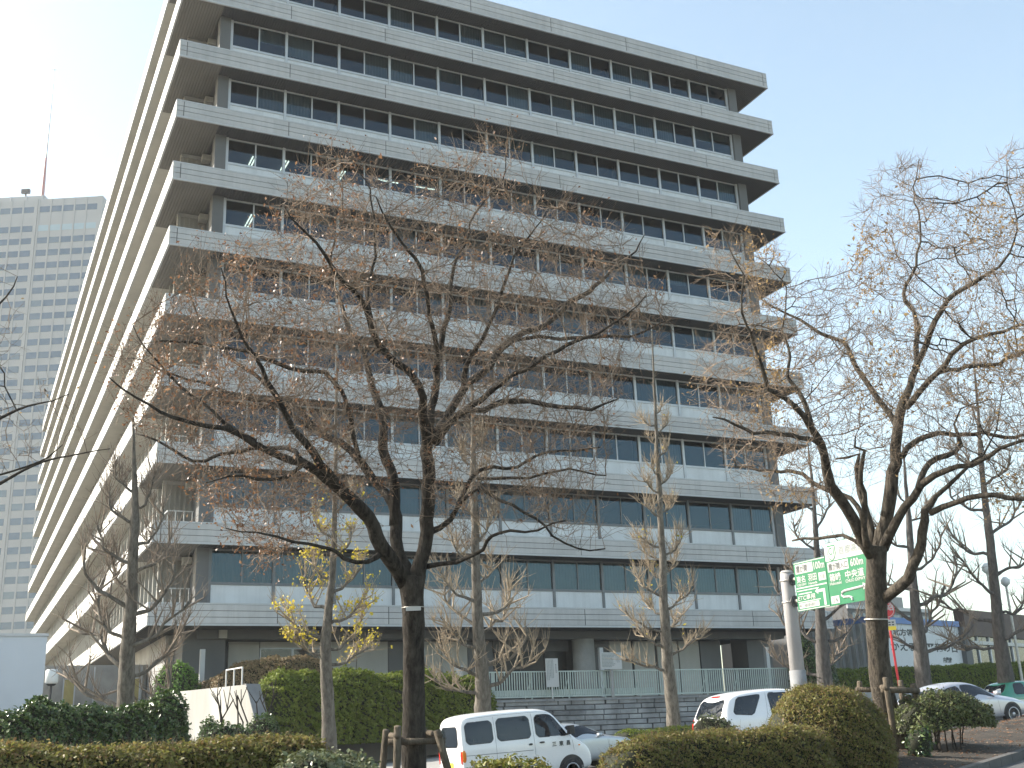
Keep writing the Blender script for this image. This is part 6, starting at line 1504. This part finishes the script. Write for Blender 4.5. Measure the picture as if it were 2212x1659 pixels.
stext('東名', 0.10, 1.00, 0.48, 0.25, MT['sign_white'], A_); stext('TOMEI EXPWY', 0.08, 0.88, 0.54, 0.09, MT['sign_white'], A_)
stext('羽田', 0.74, 1.00, 0.46, 0.25, MT['sign_white'], A_); stext('Haneda', 0.74, 0.88, 0.46, 0.09, MT['sign_white'], A_)
sbar(1.30, 0.95, 0.38, 0.28, A_); stext('方面', 1.35, 1.0, 0.28, 0.17, MT['ink_pale'], A_)
sbar(0.04, 0.795, pw_ - 0.08, 0.045, A_); sbar(0.04, 0.70, 1.2, 0.035, A_)
sbar(0.12, 0.585, 0.72, 0.04, A_); stext('ETC専用', 0.08, 0.36, 0.92, 0.20, MT['sign_white'], A_); sbar(0.05, 0.305, 1.22, 0.03, A_)
sbar(0.10, 0.09, 1.08, 0.19, A_); stext('一般車通行', 0.24, 0.115, 0.80, 0.135, MT['ink_pale'], A_)
aa = MB(); ya = py0 - gap
aa.prism([(SX - 0.006, ya - y_, zbot + z_) for y_, z_ in ((0.12, 0.185), (0.20, 0.25), (0.20, 0.12))], (0.003, 0, 0)); aa.build('blue_wedge', MT['ink_blue'], A_)
ar = MB()
ar.prism([(SX - 0.006, ya - y_, zbot + z_) for y_, z_ in ((1.44, 0.08), (1.55, 0.08), (1.55, 0.66), (1.18, 0.66), (1.18, 0.72), (1.02, 0.61), (1.18, 0.50), (1.18, 0.56), (1.44, 0.56))], (0.003, 0, 0)); ar.build('arrow', MT['sign_white'], A_)
oy = pw_ + 0.03; W2 = 2.5
B_ = panel_obj('sign_panel', oy, W2, 0, ph_ + 0.42, MT['sign_green'])
sbar(oy + 0.01, ph_ - 0.22, W2 - 0.02, 0.62, B_)
shp = [(0.16, 0.50), (0.56, 0.50), (0.58, 0.2), (0.50, 0.02), (0.36, -0.06), (0.22, 0.02), (0.14, 0.2)]
def shield(scale, m, dx):
    q = MB(); q.prism([(SX - dx, ya - oy - 0.36 - (a - 0.36) * scale, zbot + ph_ - 0.18 + 0.22 + (b - 0.22) * scale) for a, b in shp], (0.003, 0, 0)); return q.build('shield', m, B_)
shield(1.0, MT['sign_green'], 0.010); shield(0.84, MT['sign_white'], 0.014)
stext('C1', oy + 0.22, ph_ - 0.02, 0.28, 0.26, MT['sign_green'], B_, dx=0.018)
stext('首都高速', oy + 0.72, ph_ - 0.08, 1.25, 0.30, MT['ink_pale'], B_)
sbar(oy + 0.07, 1.16, 1.06, 0.34, B_); stext('霞が関入口', oy + 0.13, 1.20, 0.96, 0.25, MT['ink'], B_)
stext('600m', oy + 1.24, 1.20, 0.62, 0.27, MT['sign_white'], B_)
stext('箱崎', oy + 0.12, 0.82, 0.56, 0.28, MT['sign_white'], B_); stext('Hakozaki', oy + 0.10, 0.70, 0.60, 0.10, MT['sign_white'], B_)
stext('中央道', oy + 0.92, 0.82, 0.92, 0.28, MT['sign_white'], B_); stext('CHUO EXPWY', oy + 0.90, 0.69, 0.98, 0.11, MT['sign_white'], B_)
sbar(oy + 0.06, 0.06, 0.42, 0.26, B_); stext('24', oy + 0.14, 0.10, 0.26, 0.18, MT['ink_pale'], B_)
ar = MB(); c0 = [(1.12, 0.06), (1.12, 0.14), (1.02, 0.19), (0.72, 0.21), (0.62, 0.29), (0.66, 0.38), (0.80, 0.42), (1.75, 0.46)]
ar.tube([(SX - 0.004, ya - oy - a, zbot + b + 0.02) for a, b in c0], 0.042, 6)
ar.prism([(SX - 0.006, ya - oy - a, zbot + b + 0.02) for a, b in ((1.70, 0.58), (1.98, 0.46), (1.70, 0.34))], (0.003, 0, 0)); ar.build('arrow', MT['sign_white'], B_)

# round red sign with a plate below, on a red pole with a hook top
rd = 37.0; rb_ = at(1947, 1500, rd); rt = at(1914, 1318, rd)
rs = thing('round_sign', 'round red and white sign with a small yellow footed plate on a hooked red pole', 'road sign', (rb_[0], rb_[1], 1.3))
zt2 = at(1937, 1305, rd)[2]
xd = Vector((RIGHT[0], RIGHT[1], 0)).normalized()
bp_ = Vector((rb_[0], rb_[1], 1.2)); tp_ = Vector((rb_[0], rb_[1], zt2)) - xd * 0.08
MB().tube([bp_, tp_ - Vector((0, 0, 0.35)), tp_ - xd * 0.03, tp_ - xd * 0.16 + Vector((0, 0, 0.12)), tp_ - xd * 0.34 + Vector((0, 0, 0.06))], [0.04] * 5, 10).build('pole', MT['red'], rs, True)
nrm = Vector((-FWD[0], -FWD[1], 0)).normalized(); nrm = (nrm + Vector((-0.25, 0, 0))).normalized(); sx_ = Vector((-nrm.y, nrm.x, 0))
cen = Vector(tuple(rt)); Mr = Matrix(((sx_.x, 0, nrm.x, cen.x), (sx_.y, 0, nrm.y, cen.y), (0, 1, 0, cen.z), (0, 0, 0, 1)))
inv = Matrix.Translation(-Vector(rs.location))
def rpart(name, poly, m, dz, par=None, th=0.02):
    mb = MB(); mb.prism([Mr @ Vector((a, b, dz)) for a, b in poly], tuple(-nrm * th)); return mb.build(name, m, par or rs)
circ = lambda r, a0_=0, a1=2 * math.pi, n=28: [(r * math.cos(a), r * math.sin(a)) for a in np.linspace(a0_, a1, n, endpoint=abs(a1 - a0_) < 6)]
dk = rpart('sign_disc', circ(0.27), MT['red'], 0.06)
rpart('white_ring', circ(0.245), MT['sign_white'], 0.062, dk, 0.0015); rpart('red_face', circ(0.225), MT['red'], 0.064, dk, 0.0015)
me = text_mesh('交始', 0.24, MT['sign_white'], 'CENTER', 0.006, 0.0005); o = link('lettering', me, dk, world=False)
o.matrix_basis = Mr @ Matrix.Translation((0, 0.0, 0.066))
pl = rpart('plate', [(-0.24, -0.66), (0.24, -0.66), (0.24, -0.32), (-0.24, -0.32)], MT['sign_white'], 0.06)
rpart('yellow_foot', [(-0.235, -0.655), (0.235, -0.655), (0.235, -0.53), (-0.235, -0.53)], MT['yellow'], 0.062, pl, 0.0015)
for j, zz in enumerate((-0.40, -0.48)):
    for i in range(4):
        rpart('lettering', [(-0.2 + i * 0.105, zz - 0.025), (-0.13 + i * 0.105, zz - 0.025), (-0.13 + i * 0.105, zz + 0.02), (-0.2 + i * 0.105, zz + 0.02)], MT['ink'], 0.063, pl, 0.001)

# ================================================================ the winter haze
hz = MB().box(-510, 570, -310, 630, -5.0, 212.0)
hm = bpy.data.materials.new('haze'); hm.use_nodes = True
hn = hm.node_tree.nodes; hl = hm.node_tree.links
hn.remove(hn['Principled BSDF'])
pv = hn.new('ShaderNodeVolumePrincipled')
pv.inputs['Color'].default_value = (0.97, 0.985, 1.0, 1); pv.inputs['Density'].default_value = 0.00028; pv.inputs['Anisotropy'].default_value = 0.12
hl.new(pv.outputs['Volume'], hn['Material Output'].inputs['Volume'])
o = hz.build('haze', hm); o['kind'] = 'stuff'
